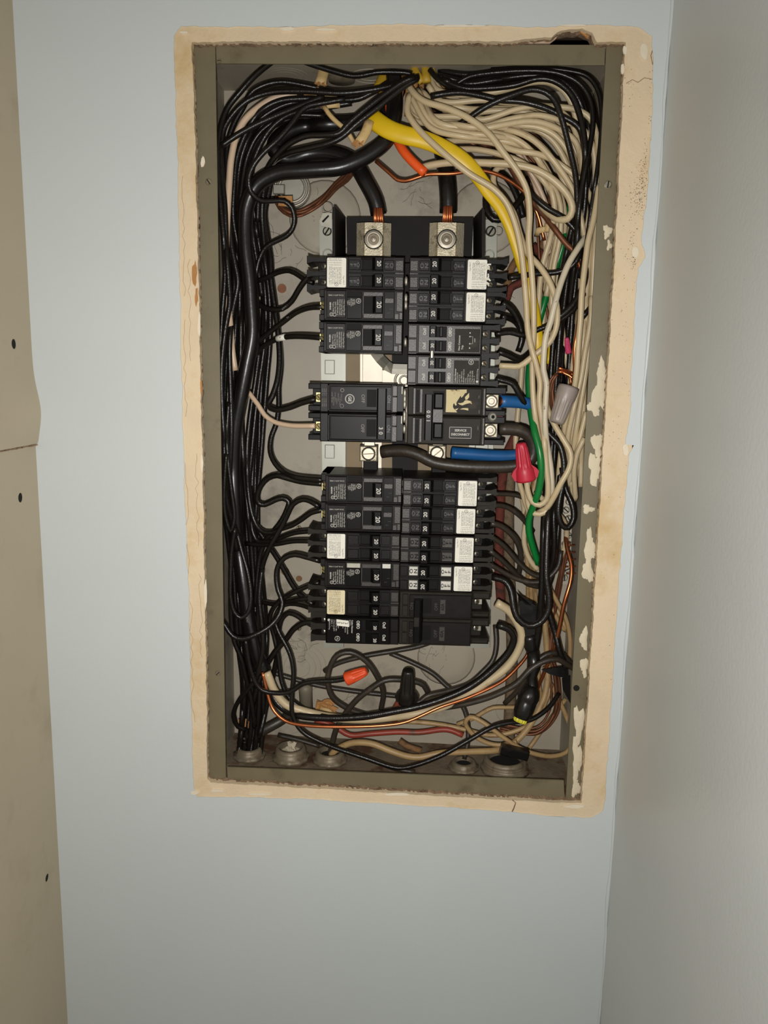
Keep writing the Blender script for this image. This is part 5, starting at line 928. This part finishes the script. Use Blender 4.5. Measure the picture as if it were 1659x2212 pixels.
def catmull(pts, step):
    P_ = np.array(pts, float); n = len(P_)
    if n == 2: P_ = np.array([P_[0], (P_[0]+P_[1])/2, P_[1]]); n = 3
    out = []
    for i in range(n-1):
        p0, p1, p2, p3 = P_[max(i-1, 0)], P_[i], P_[i+1], P_[min(i+2, n-1)]
        if i == 0: p0 = 2*p1-p2
        if i == n-2: p3 = 2*p2-p1
        a = .5; t0 = 0; t1 = t0+max(np.linalg.norm(p1[:2]-p0[:2]), 1)**a; t2 = t1+max(np.linalg.norm(p2[:2]-p1[:2]), 1)**a; t3 = t2+max(np.linalg.norm(p3[:2]-p2[:2]), 1)**a
        L = np.linalg.norm(p2-p1); m = max(2, int(L/step))
        for t in np.linspace(t1, t2, m, endpoint=False):
            A1 = (t1-t)/(t1-t0)*p0+(t-t0)/(t1-t0)*p1; A2 = (t2-t)/(t2-t1)*p1+(t-t1)/(t2-t1)*p2; A3 = (t3-t)/(t3-t2)*p2+(t-t2)/(t3-t2)*p3
            B1 = (t2-t)/(t2-t0)*A1+(t-t0)/(t2-t0)*A2; B2 = (t3-t)/(t3-t1)*A2+(t-t1)/(t3-t1)*A3
            out.append((t2-t)/(t2-t1)*B1+(t-t1)/(t2-t1)*B2)
    out.append(P_[-1]); return np.array(out)
WIRES = []
def add_wire(kind, label, mat, w, group, pts, flat=None):
    WIRES.append(dict(kind=kind, label=label, mat=mat, w=w, group=group, pts=catmull(pts, 9.0), flat=flat))
def parse(sx):
    out = []; d = 40.0
    for q in sx.split(';'):
        v = [float(a) for a in q.split()]
        if len(v) > 2: d = v[2]
        out.append((v[0], v[1], d))
    return out
for line in WD.strip().split('\n'):
    kind, label, mat, w, group, pts = line.split('|')
    w = float(w); add_wire(kind, label, mat, w, group or None, parse(pts), (1.0, .5) if kind == 'yellow_cable' else None)
# ---- bundle wires nothing sets apart: they follow a few guides with their own wander
def bundle(n, guide, mat, w, kind, label, group, jx, jd, seed, wob=5.0, endj=10):
    rn = np.random.default_rng(seed)
    for i in range(n):
        f = (i+.5)/n-.5; ph = rn.uniform(0, 6.28, 4); ex = rn.uniform(-1, 1, 2)
        pts = []
        for j, (x, y, d) in enumerate(guide):
            t = j/(len(guide)-1)
            wv = wob*(math.sin(ph[0]+t*5.2)+.6*math.sin(ph[1]+t*9.7)); k = f*2*math.cos(ph[2]*.35+t*2.2)
            # wander across the run
            a = guide[max(j-1, 0)]; b = guide[min(j+1, len(guide)-1)]; tx, ty = b[0]-a[0], b[1]-a[1]; L = math.hypot(tx, ty) or 1
            o = k*jx+wv
            pts.append((x-ty/L*o, y+tx/L*o, d+rn.uniform(-.35, .35)*jd+jd*math.sin(ph[3]+t*4)*.6))
        add_wire(kind, label, mat, w*rn.uniform(.92, 1.08), group, pts)
bundle(11, [(700, 235, 58), (620, 240, 56), (560, 275, 56), (530, 330, 60), (515, 420, 62), (508, 520, 64), (510, 620, 66), (506, 720, 66), (502, 820, 66), (502, 920, 66), (506, 1020, 66), (515, 1120, 68), (525, 1220, 70), (532, 1310, 70), (538, 1400, 68), (545, 1470, 66), (544, 1540, 64), (538, 1600, 62), (534, 1630, 62)], 'w_blk', 11.5, 'black_wire', 'black wire deep in the thick bundle down the left side', GL, 26, 12, 21, 6)
bundle(5, [(545, 420, 74), (555, 500, 76), (566, 580, 78), (572, 660, 78), (570, 740, 80), (562, 820, 80), (556, 900, 80), (552, 980, 78), (548, 1060, 78), (546, 1140, 76), (552, 1230, 74), (560, 1310, 72), (566, 1390, 68), (560, 1460, 64), (550, 1540, 62), (540, 1600, 62), (536, 1628, 62)], 'w_blk', 11.5, 'black_wire', 'black wire along the right edge of the left bundle', 'black wires along the right edge of the left bundle', 16, 8, 22, 5)
bundle(6, [(905, 205, 52), (940, 240, 50), (1010, 255, 46), (1080, 250, 44), (1150, 255, 44), (1205, 285, 44), (1240, 345, 46), (1255, 420, 48), (1262, 500, 48), (1264, 580, 50), (1262, 660, 50), (1258, 740, 50), (1252, 820, 50), (1246, 900, 52), (1240, 980, 54), (1236, 1050, 58)], 'w_wht', 12, 'white_wire', 'cream wire fanning over the top right and down beside the right flange', GR, 44, 12, 23, 6)
bundle(5, [(900, 195, 54), (940, 262, 40), (1000, 278, 36), (1060, 285, 34), (1120, 300, 36), (1165, 335, 40), (1195, 385, 44), (1215, 440, 48), (1212, 510, 56), (1196, 580, 60), (1190, 660, 62), (1192, 740, 64), (1200, 820, 64), (1206, 900, 64), (1204, 980, 64), (1196, 1060, 66)], 'w_wht', 12, 'white_wire', 'cream wire arching under the black ones into the right bundle', 'cream wires in the middle of the right fan', 40, 12, 24, 6)
bundle(4, [(1118, 320, 62), (1150, 372, 64), (1172, 430, 66), (1184, 490, 66), (1188, 560, 68), (1184, 630, 72), (1176, 700, 76)], 'w_pink', 10.5, 'tan_wire', 'pinkish tan wire held by the small strap in the right bundle', 'tan wires held by the strap', 13, 4, 33, 2)
bundle(8, [(945, 165, 54), (1010, 178, 52), (1080, 172, 50), (1160, 166, 46), (1215, 178, 44), (1250, 215, 44), (1266, 280, 44), (1262, 350, 46), (1248, 420, 50), (1234, 500, 54), (1222, 580, 56), (1214, 660, 58), (1210, 740, 60), (1208, 820, 60), (1206, 900, 58), (1204, 980, 54), (1200, 1060, 50), (1192, 1140, 48), (1186, 1220, 50)], 'w_blk', 11.5, 'black_wire', 'black wire in the crowded bundle at the right', GB, 24, 10, 25, 6)
bundle(10, [(890, 200, 72), (950, 250, 72), (1030, 285, 70), (1090, 305, 70), (1140, 340, 70), (1176, 400, 72), (1186, 480, 74), (1190, 560, 76), (1196, 640, 76), (1204, 720, 76), (1212, 800, 74), (1222, 880, 72), (1224, 960, 74), (1222, 1040, 78)], 'w_cud', 6, 'copper_wire', 'bare copper ground wire behind the cream fan', GC, 52, 10, 26, 8)
bundle(7, [(770, 350, 92), (745, 385, 88), (726, 400, 80), (700, 428, 74), (676, 448, 70), (650, 462, 68), (625, 462, 68), (606, 448, 70), (596, 425, 76)], 'w_cud', 6, 'copper_wire', 'dull bare copper strand curled above the bus pan at left', 'dull copper strands at the upper left', 9, 4, 27, 1.5)
bundle(5, [(1228, 1170, 70), (1220, 1210, 72), (1204, 1300, 80), (1192, 1360, 80), (1190, 1420, 76), (1200, 1470, 74), (1196, 1540, 72), (1160, 1580, 70), (1080, 1570, 74)], 'w_cud', 5.5, 'copper_wire', 'dull thin copper strand in the lower right corner', 'dull copper strands at the lower right', 12, 5, 28, 3)
bundle(4, [(1165, 1000, 86), (1150, 1070, 86), (1142, 1150, 86), (1146, 1230, 86), (1150, 1300, 88)], 'w_tan', 11, 'tan_wire', 'aged tan wire at the back below the red wire nut', 'aged tan wires below the red wire nut', 14, 4, 29, 3)
bundle(6, [(1205, 800, 40), (1222, 806, 38), (1236, 816, 40), (1238, 832, 44)], 'w_cu', 6.5, 'copper_wire', 'short copper wire bent over above the grey wire nut', 'copper wires of the grey wire nut', 9, 6, 30, 1.5)
bundle(5, [(1202, 806, 46), (1192, 822, 46), (1190, 846, 46), (1194, 880, 50), (1200, 920, 58), (1208, 960, 66), (1210, 1000, 72)], 'w_cud', 6.5, 'copper_wire', 'dull copper wire running down beside the grey wire nut', 'dull copper wires beside the grey wire nut', 7, 4, 31, 2)
# ---- settle the depths: push overlapping wires apart along the line of depth only
def settle(iters=26):
    idx = []; X = []; R = []; D = []
    fx = []
    for wi, w in enumerate(WIRES):
        for j, (x, y, d) in enumerate(w['pts']):
            idx.append(wi); X.append((x, y)); D.append(d); fx.append(j < 3 or j >= len(w['pts'])-3)
            s = F_PX/((650+d)*1.0)             # px per mm
            R.append(w['w']/2/s*(1 if not w['flat'] else .6))
    idx = np.array(idx); X = np.array(X); R = np.array(R); D = np.array(D); fx = np.array(fx); S = F_PX/(650+D)
    cell = 26.0; gx = (X[:, 0]//cell).astype(int); gy = (X[:, 1]//cell).astype(int)
    from collections import defaultdict
    g = defaultdict(list)
    for i in range(len(X)): g[(gx[i], gy[i])].append(i)
    A = []; B = []
    for (a, b), L in g.items():
        for da, db in ((0, 0), (1, 0), (0, 1), (1, 1), (1, -1)):
            M_ = g.get((a+da, b+db))
            if not M_: continue
            for i in L:
                for j in M_:
                    if (da or db or i < j) and idx[i] != idx[j]: A.append(i); B.append(j)
    A = np.array(A); B = np.array(B)
    dxy = np.linalg.norm(X[A]-X[B], axis=1)/((S[A]+S[B])/2); rs = (R[A]+R[B])*.98
    k = dxy < rs; A, B, dxy, rs = A[k], B[k], dxy[k], rs[k]
    need = np.sqrt(rs**2-dxy**2)
    starts = np.flatnonzero(np.r_[True, idx[1:] != idx[:-1]]); ends = np.r_[starts[1:], len(idx)]
    lo = 14.0+R; hi = 103.0-R
    for it in range(iters):
        dd = D[B]-D[A]; sg = np.where(dd >= 0, 1.0, -1.0); pen = need-np.abs(dd); q = pen > 0
        mv = np.zeros(len(D)); ct = np.zeros(len(D))
        np.add.at(mv, A[q], -(sg*pen/2)[q]); np.add.at(ct, A[q], 1); np.add.at(mv, B[q], (sg*pen/2)[q]); np.add.at(ct, B[q], 1)
        mv = np.where(ct > 0, mv/np.maximum(ct, 1)*1.2, 0); mv[fx] *= .15
        D = np.clip(D+mv, lo, hi)
        for a, b in zip(starts, ends):
            v = D[a:b]
            if len(v) > 4:
                for _ in range(2): v[1:-1] = v[1:-1]*.5+(v[:-2]+v[2:])*.25
    o = 0
    for w in WIRES:
        n = len(w['pts']); w['pts'][:, 2] = D[o:o+n]; o += n
settle()
for w in WIRES:
    pts = [Pm(x, y, d) for x, y, d in w['pts']]
    sc = np.mean([F_PX/((CAM.y*-1000)+d) for _, _, d in w['pts']]); r = w['w']/2/sc
    mb = MB(); mid = pts[len(pts)//2]
    base = pts[0]; loc = Vector((base.x, base.y, base.z))
    n = 12 if w['w'] > 18 else 8
    rr = r
    if w['kind'] == 'yellow_cable':
        L = len(pts); rr = [r*(1.15-.5*min(1, i/(L*.75))) for i in range(L)]; n = 14
        rr[0] *= .7
    mb.tube([p-loc for p in pts], rr, n, flat=w['flat'])
    o = mb.build(w['kind'], w['mat'], None, True, fix=False); o.location = loc*MM
    tag(o, w['label'], 'wire' if 'cable' not in w['kind'] else 'cable', w['group']); w['obj'] = o
def wire_obj(start): return [w for w in WIRES if w['label'].startswith(start)][0]
# copper strands fan inside the strand ends; bare tips, bands and prints on their wires
for nm in ('bright copper strands of the cable in the left', 'bright copper strands of the cable in the right'):
    w = wire_obj(nm); o = w['obj']; old = o.data; mb = MB(); rn = random.Random(5)
    a = Pm(*w['pts'][0]); b = Pm(*w['pts'][-1]); loc = a
    for k in range(19):
        t = k*2.4; rr = 4.2*math.sqrt(k/19.0); off = Vector((rr*math.cos(t), rr*math.sin(t)*.8, 0))
        mb.tube([a-loc+off*.8+Vector((0, 0, 3)), (a+b)/2-loc+off*.95, b-loc+off*1.1], .85, 6)
    me = mb.build('tmp', 'w_cu', None, True); o.data = me.data; bpy.data.objects.remove(me)
    hc = wire_obj('heavy black cable looping behind' if 'left' in nm else 'heavy black cable dropping')['obj']; o.parent = hc; o.location = o.location-hc.location; o.name = 'copper_strands'
    for kk in ('label', 'category', 'group'):
        if kk in o: del o[kk]
def band(start, frac, length, mat, name, grow=1.06, lab=None):
    """a sleeve round a stretch of a wire: tape, a number band, a bare tip"""
    w = wire_obj(start); n = len(w['pts']); i0 = int(frac*(n-1)); pts = [Pm(*p) for p in w['pts']]
    acc = [pts[i0]]; L = 0; i = i0
    while L < length and i < n-1: L += (pts[i+1]-pts[i]).length; acc.append(pts[i+1]); i += 1
    sc = F_PX/(650+w['pts'][i0][2]); r = w['w']/2/sc*grow; loc = mmv(w['obj'].location)
    o = MB().tube([p-loc for p in acc], r, 10).build(name, mat, w['obj'], True, fix=False)
    if lab: o['label'] = lab
    return o, acc, r
o, acc, r = band('black wire with a white number band', .42, 5, 'paper', 'number_band', 1.12, 'white number band')
mb = MB(); c = acc[len(acc)//2]-mmv(wire_obj('black wire with a white')['obj'].location); txt(mb, '2', 3.0, c.x, c.z, c.y-r-.15, -100, bold=.08); mb.build('number', 'inkblk', wire_obj('black wire with a white')['obj'], fix=False)
band('second black wire to the single breaker under', .0, 6, 'w_cu', 'bare_tip', .7); band('black wire swinging far right', .985, 6, 'w_cu', 'bare_tip', .9)
band('cream wire from the four handle', .0, 5, 'w_cu', 'bare_tip', .8); band("black wire from the four handle breaker's second", .0, 4, 'w_cu', 'bare_tip', .8)
band('blue taped cable', .0, 3, 'w_cu', 'bare_tip', .85); band('black wire humped over the cream fan', .0, 4, 'w_blk', 'sheath_end', 1.1)
band('heavy black cable bowing', .985, 9, 'tape', 'jacket_end', 1.04)
band('thick dusty black cable looping', .97, 8, 'w_brn', 'bare_tip', .75)
# pale makers' print along a few wires
def wprint(start, frac, sx, size):
    w = wire_obj(start); n = len(w['pts']); i = int(frac*(n-2)); a = Pm(*w['pts'][i]); b = Pm(*w['pts'][i+1]); loc = mmv(w['obj'].location)
    ang = math.degrees(math.atan2(b.z-a.z, b.x-a.x)); sc = F_PX/(650+w['pts'][i][2]); r = w['w']/2/sc; mb = MB(); c = a-loc
    txt(mb, sx, size, c.x, c.z, c.y-r-.12, ang); mb.build('cable_print', 'inkdim', w['obj'], fix=False)
wprint('heavy black cable bowing', .93, 'TRIANGLE', 3.2)
wprint('black printed wire', .62, 'AWG THHN', 2.0); wprint('black wire to the second breaker', .62, 'TYPE', 2.0)
# ================================================================ wire nuts, tape, sheath stubs, fittings among the wires
def nut(label, p_open, p_tip, r0, r1, mat, ribs=10, wings=False, flare=1.0, inner='hole', waist=None, rib=.07):
    a = Pm(*p_open); b = Pm(*p_tip); L = (b-a).length; ax = (b-a).normalized()
    t = thing('wire_nut', label, 'wire nut', a*MM); w = waist or r0*.9
    prof = [(r0*.8, .6), (r0*flare, 0), (r0*flare*1.01, L*.06), (r0, L*.2), (r0*.97, L*.3), (r0*.4+w*.6, L*.36), (w, L*.42), (w*.97, L*.5), (w*.6+r1*.4, L*.68), (w*.25+r1*.75, L*.86), (r1*1.02, L*.93), (r1*.97, L*.975), (r1*.8, L), (r1*.2, L*1.002)]
    MB().lathe(prof, (0, 0, 0), ax, n=84, ribs=ribs, rib=rib, ribz=(L*.38, L*.9)).build('shell', mat, t, True)
    MB().lathe([(r0*.84, -.05), (r0*.84, .5)], (0, 0, 0), ax, n=20).build('mouth', inner, t)
    if wings:
        side = ax.cross(Vector((0, 1, 0))).normalized()
        for s in (-1, 1):
            q = [ax*(L*.02)+side*s*r0*.8, ax*(L*.04)+side*s*r0*1.2, ax*(L*.2)+side*s*r0*1.45, ax*(L*.3)+side*s*r0*1.2, ax*(L*.44)+side*s*w*.8]
            vs = [v+Vector((0, -2.2, 0)) for v in q]+[v+Vector((0, 2.2, 0)) for v in q]; n = len(q)
            MB().add(vs, [tuple(range(n)), tuple(range(2*n-1, n-1, -1))]+[(i, n+i, n+(i+1) % n, (i+1) % n) for i in range(n)]).build('wing', mat, t)
    return t
nut('red winged wire nut pointing up beside the service disconnect', (1136, 1038, 28), (1125, 957, 25), 8.0, 4.4, 'n_red', 12, True, 1.04, waist=6.0)
nut('large grey wire nut hanging among the cream wires', (1229, 836, 26), (1202, 914, 22), 8.6, 6.2, 'n_gry', 16, waist=7.4, rib=.035)
nut('orange wire nut lying level at the lower left', (748, 1467, 30), (792, 1449, 28), 6.0, 3.6, 'n_org', 10, waist=5.2)
nut('black wire nut standing upright at the bottom centre', (878, 1518, 50), (882, 1447, 44), 7.6, 5.4, 'n_blk', 12, True, waist=6.6)
nut('small pink wire nut end deep in the right bundle', (1228, 762, 44), (1224, 730, 38), 2.6, 1.8, 'n_pnk', 8)
t = thing('nylon_strap', 'small translucent strap round tan wires in the right bundle', 'cable strap', P(1182, 500, 58))
MB().tube([Vector((-8, 2, -3.4)), Vector((-8, -4, 0)), Vector((0, -6, 1.2)), Vector((8, -4, 2.4)), Vector((9, 2, 2.6))], 2.6, 10, flat=(1, .4)).build('loop', 'w_sheath', t, True)
MB().box(-3, 4, -8.6, -4, -1.5, 5, 1).build('buckle', 'w_sheath', t)
# red stub under the black nut
mb = MB().tube([Vector((0, 0, 0)), Vector((-3, 2, -8)), Vector((-8, 4, -18)), Vector((-6, 6, -30))], 2.6, 10); o = mb.build('red_wire', 'w_red', None, True); o.location = P(868, 1500, 62); tag(o, 'short red wire end tucked behind the black wire nut', 'wire')
# splice wrapped in tape with a yellow nut end
t = thing('taped_splice', 'black taped wire nut with a bare yellow tip, lower right', 'wire nut', P(1146, 1492, 40))
a = Vector((0, 0, 0)); b = rel(1122, 1560, 34, t); ax = (b-a).normalized(); L = (b-a).length
MB().lathe([(4.5, -6), (7.6, -1), (9.2, 3), (9.6, 8), (8.6, 10), (9.0, 12), (8.6, L*.7), (7.0, L*.86), (6.6, L*.88)], a, ax, n=22).build('tape_wrap', 'tape', t, True)
MB().lathe([(5.6, L*.86), (5.8, L*.95), (5.0, L)], a, ax, n=28, ribs=14, rib=.06, ribz=(0, 99)).build('nut_tip', 'n_yel', t)
MB().tube([rel(1150, 1404, 44, t), rel(1154, 1436, 42, t), rel(1148, 1462, 42, t), rel(1150, 1480, 41, t), rel(1146, 1494, 40, t)], [5.0, 6.4, 4.6, 5.2, 5.6], 12).build('tape_neck', 'tape', t, True)
# flat wrapped tape bundle above it
t = thing('tape_bundle', 'square bundle of black tape with a folded flap, lower right', 'tape', P(1142, 1372, 44))
mb = MB(); q = [rel(x, y, 44, t) for x, y in ((1122, 1296), (1128, 1292), (1158, 1306), (1160, 1366), (1156, 1376), (1130, 1372), (1122, 1340))]
mb.prism([(v.x, v.z) for v in q][::-1], q[0].y-4, q[0].y+9); mb.build('tape_wrap', 'tape', t)
mb = MB(); q = [rel(*p, t) for p in ((1115, 1277, 36), (1132, 1293, 38), (1150, 1300, 36), (1148, 1308, 34), (1136, 1306, 35), (1120, 1290, 34))]
mb.add([v for v in q]+[v+Vector((0, 1.2, 0)) for v in q], [tuple(range(6)), tuple(range(11, 5, -1))]+[(i, 6+i, 6+(i+1) % 6, (i+1) % 6) for i in range(6)]); mb.build('tape_flap', 'tape', t)
MB().lathe([(6.0, 0), (6.6, 4), (6.0, 12), (4.4, 18)], rel(1142, 1370, 44, t), (rel(1148, 1402, 44, t)-rel(1142, 1370, 44, t)), n=16).build('tape_tail', 'tape', t, True)
# folded triangle of tape at the right flange
t = thing('tape_flag', 'pointed black tape flag sticking out beside the right flange', 'tape', P(1224, 1470, 50))
for pts, d in ((((1170, 1447), (1196, 1443), (1226, 1440), (1228, 1466), (1206, 1462), (1186, 1456)), 46), (((1214, 1466), (1232, 1460), (1232, 1520), (1216, 1490)), 54)):
    q = [rel(x, y, d, t) for x, y in pts]; MB().prism([(v.x, v.z) for v in q][::-1], q[0].y, q[0].y+1.6).build('tape_fold', 'tape', t)
# tan cable sheath stubs at the top left
def stub(label, pts, w, mat='w_sheath', kind='cable_sheath', rag=True):
    p = [Pm(*q) for q in pts]; sc = F_PX/(650+pts[0][2]); r = w/2/sc; loc = p[0]
    t = thing(kind, label, 'cable', loc*MM)
    cp = [Vector(v) for v in catmull([tuple(q) for q in p], 4.0)]
    MB().tube([q-loc for q in cp], r, 12, flat=(1, .7)).build('sheath', mat, t, True)
    if rag:
        a = cp[-1]-loc; d = (cp[-1]-cp[-3]).normalized(); m = MB()
        for k in range(7): th = k*.9; o_ = Vector((math.cos(th), math.sin(th)*.7, 0))*r*.8; m.tube([a+o_-d*2, a+o_*1.25+d*(1.5+(k % 3)*1.5)], .8, 5, flat=(1.5, .5))
        m.build('frayed_end', 'pap_cu', t)
    return t
stub('tan cloth sheath dropping from the top plate at left', [(702, 130, 58), (700, 150, 54), (692, 182, 48)], 22)
stub('short cream sheath lying level under the black wires at top left', [(728, 205, 42), (700, 208, 42), (672, 206, 42)], 15)
stub('second level cream sheath with a split end at top left', [(734, 225, 40), (710, 227, 40), (696, 229, 40)], 14)
stub('tan sheath stub slanting beside the yellow cable', [(798, 262, 34), (790, 286, 32), (776, 308, 30)], 20)
o = MB().tube([Vector(v) for v in catmull([tuple(Pm(*q)) for q in ((700, 230, 38), (712, 248, 36), (730, 266, 34), (750, 284, 34), (764, 308, 36))], 4)], 1.9, 8).build('tan_wire', 'w_sheath', None, True); tag(o, 'thin tan wire from the split sheath down to the heavy cable', 'wire')
for i, (pts, w) in enumerate([(((833, 120, 70), (832, 150, 66), (826, 176, 60), (816, 196, 56)), 24), (((856, 120, 66), (858, 150, 60), (858, 180, 56)), 22), (((893, 120, 60), (896, 150, 52), (912, 178, 48)), 15), (((917, 120, 58), (919, 150, 52), (922, 178, 48)), 17), (((930, 140, 56), (936, 156, 52), (946, 172, 50)), 10)]):
    stub(['widest yellow cable jacket entering at top centre, leftmost', 'yellow cable jacket second from left at top centre', 'yellow jacket slanting right at top centre', 'narrow upright yellow jacket fourth at top centre', 'small torn yellow jacket end, rightmost at top centre'][i], pts, w, 'w_yeld', 'cable_jacket', False)
for i, x in enumerate((872, 884, 896, 908, 950, 966)):
    o = MB().tube([Vector(v) for v in catmull([tuple(Pm(*q)) for q in ((x, 128, 74), (x+4, 160, 70), (x-6+i*3, 200, 64), (x-12+i*6, 250, 62))], 4)], 2.2, 8).build('paper_wrap', 'pap_cu', None, True)
    tag(o, 'brown paper filler hanging between the cables at top centre', 'cable filler', 'brown paper fillers at top centre')
stub('yellow cable end lying behind the cream wires by the four handle breaker', [(1190, 745, 62), (1188, 765, 60), (1184, 786, 60)], 12, 'w_yel', 'cable_jacket', False)
# cable clamp at the back, upper left: bright ring with a tan tag
t = thing('cable_clamp', 'shiny round cable clamp behind the heavy cable at upper left', 'conduit fitting', P(632, 408, 98))
for r in (15, 11.5): ringtube((0, -3, 0), (0, 1, 0), r, 1.3, 30, name='ring', mat='bus', par=t)
MB().lathe([(16, 4), (16, -1), (10, -1)], (0, 0, 0), (0, 1, 0), n=24).build('plate', 'zinc', t)
MB().box(-16, -6, -8, -4, -6, 2, .6).build('clamp_bar', 'zinc', t)
t = thing('tan_tag', 'small square tan tag under the heavy cable at upper left', 'tag', P(613, 446, 62))
q = [rel(x, y, 62, t) for x, y in ((602, 424), (631, 423), (632, 436), (618, 446), (601, 444))]
MB().prism([(v.x, v.z) for v in q][::-1], q[0].y, q[0].y+1.5).build('card', 'pap_cu', t); MB().lathe([(.9, -.1), (.9, .1)], rel(614, 429, 61.9, t), n=10).build('hole', 'hole', t)
t = thing('cable_clamp', 'tarnished cable clamp behind the pink wire at upper left', 'conduit fitting', P(528, 300, 98))
MB().lathe([(12, 4), (12, -4), (8, -6), (6, -6)], (0, 0, 0), (0, 1, 0), n=22).build('body', 'zinc', t); screw(530, 282, 92, 3, t, mat='oldmetal')
t = thing('cable_clamp', 'grey metal clamp at the top centre left, under the flange', 'conduit fitting', P(738, 176, 72))
MB().lathe([(11, 0), (12, 6), (12, 12), (9, 15)], (0, 0, 0), (0, 0, 1), n=22).build('body', 'oldmetal', t, True)
# grey connector and frayed sheath at the lower left
t = thing('grey_connector', 'grey ribbed cable connector standing at the lower left', 'conduit fitting', P(662, 1536, 88))
MB().lathe([(6.2, 0), (6.2, 20), (6.6, 21), (6.6, 26), (4.5, 29)], (0, 0, 0), (-.03, -.1, 1), n=24, ribs=12, rib=.04, ribz=(1, 20)).build('shell', 'greystub', t, True)
t = thing('frayed_cable', 'frayed tan paper cable end beside the grey connector', 'cable', P(684, 1524, 88))
m = MB(); rn = random.Random(4)
for k in range(34):
    a = rn.uniform(-.5, .5); L = rn.uniform(8, 22); m.tube([Vector((0, rn.uniform(-4, 4), rn.uniform(-4, 4))), Vector((L*.5, rn.uniform(-6, 2), a*L*.4+2)), Vector((L, rn.uniform(-8, 2), a*L-rn.uniform(0, 3)))], rn.uniform(.4, 1.3), 5, flat=(1.6, .5))
m.build('paper_strands', 'pap_cu', t)
MB().tube([Vector((4, -4, -1)), Vector((12, -6, -2)), Vector((17, -6, -6)), Vector((20, -4, -12))], 2.2, 8).build('core', 'w_sheath', t, True)
# decayed armoured cable in the bottom left corner
t = thing('decayed_cable', 'crumbling black and brown cable end in the bottom left corner', 'cable', P(532, 1630, 66))
MB().tube([Vector((0, 0, 0)), Vector((-2, -2, 14)), Vector((2, -4, 22)), Vector((16, -6, 27)), Vector((32, -4, 36)), Vector((46, 6, 42))], [6.5, 6.5, 6, 5, 5, 4], 12).build('armour', 'w_blkd', t, True)
m = MB()
for k in range(26): a = k*.7; m.tube([Vector((math.cos(a)*5, math.sin(a)*5-2, 8+k*.5)), Vector((math.cos(a)*8+rn.uniform(-2, 2), math.sin(a)*8-3, 6+k*.6+rn.uniform(-3, 3)))], 1.1, 5)
m.build('crust', 'mould', t)
mb = MB()
for k in range(9): a = -.9+k*.22; mb.tube([Vector((-1, -8, 26)), Vector((-1+5*math.sin(a), -9, 30+3*math.cos(a))), Vector((-1+8*math.sin(a), -8, 32+(4+k % 3*2)*math.cos(a)))], 1.2, 5, flat=(1.5, .4))
mb.build('torn_paper', 'pap_cu', t)
# loose bits on the floor
for i, (pts, w, mat, lab) in enumerate([(((600, 1588, 72), (640, 1597, 70), (690, 1612, 68)), 10, 'w_blkd', 'cut length of black wire lying on the floor at left'), (((640, 1600, 50), (720, 1612, 50)), 3, 'w_brn', None), (((800, 1640, 30), (850, 1660, 26), (896, 1668, 24)), 9, 'w_blkd', 'cut end of black wire against the bottom flange'), (((862, 1600, 62), (880, 1612, 60), (910, 1622, 58)), 14, 'w_brn', 'brown rusty cable scrap on the floor in the middle')]):
    if lab: o = MB().tube([Vector(v) for v in catmull([tuple(Pm(*q)) for q in pts], 4)], w/5.0, 8).build('wire_scrap', mat, None, True); tag(o, lab, 'wire')
o = MB().box(0, 26, 0, 8, -4.5, 4.5, 1).build('tape_scrap', 'tape'); o.location = P(1082, 1622, 40); o.rotation_euler = (0, .22, 0); tag(o, 'glossy black tape scrap leaning on the floor ring', 'tape')
# neutral bar with its screws, glinting behind the right bundle
t = thing('neutral_bar', 'tinned neutral bar with rows of screws behind the right bundle', 'bus bar', P(1224, 1255, 82))
q = [rel(x, y, 82, t) for x, y in ((1222, 780), (1244, 780), (1232, 1262), (1210, 1262))]
MB().prism([(v.x, v.z) for v in q][::-1], q[0].y, q[0].y+9).build('bar', 'bus', t)
for i in range(26):
    y = 792+i*18.2; x = 1233-(y-780)*.0245+(-3 if i % 2 else 3); screw(x, y, 81.6, 3.3, t, ang=random.uniform(0, 3), h=2.4, name='bar_screw', mat='bus')
q = rel(1224, 1212, 76, t); 
for k in range(0, 9, 2): v = rel(1218+k*.6, 1178+k*7.6, 74, t); MB().tube([v+Vector((0, 0, 0)), v+Vector((5, -1, 0)), v+Vector((10, 1, .4))], .8, 6).build('copper_stub', 'w_cu', t, True)
# cobwebs on the back plate: fine grey threads
m = MB(); rn = random.Random(31)
for (x, y, n_) in ((590, 520, 10), (640, 560, 7), (905, 400, 9), (650, 1400, 12), (760, 1500, 6), (940, 1410, 10), (1080, 640, 6), (690, 440, 7)):
    for _ in range(n_):
        X, Y = x+rn.gauss(0, 14), y+rn.gauss(0, 16); a = rn.uniform(0, 6.3); L = rn.uniform(8, 40); p = [Pm(X, Y, 103)]
        for k in range(4): a += rn.uniform(-.7, .7); X += L/4*math.cos(a); Y += L/4*math.sin(a); p.append(Pm(X, Y, 103.4+rn.uniform(-1.5, 1)))
        m.tube(p, .12, 3)
loc = Pm(640, 1400, 104); m.v = [(a-loc.x, b_-loc.y, c-loc.z) for a, b_, c in m.v]
o = m.build('cobweb', 'cavity'); o.location = loc*MM; o['kind'] = 'stuff'; tag(o, 'dusty dark cobweb threads on the back of the box', 'cobweb')
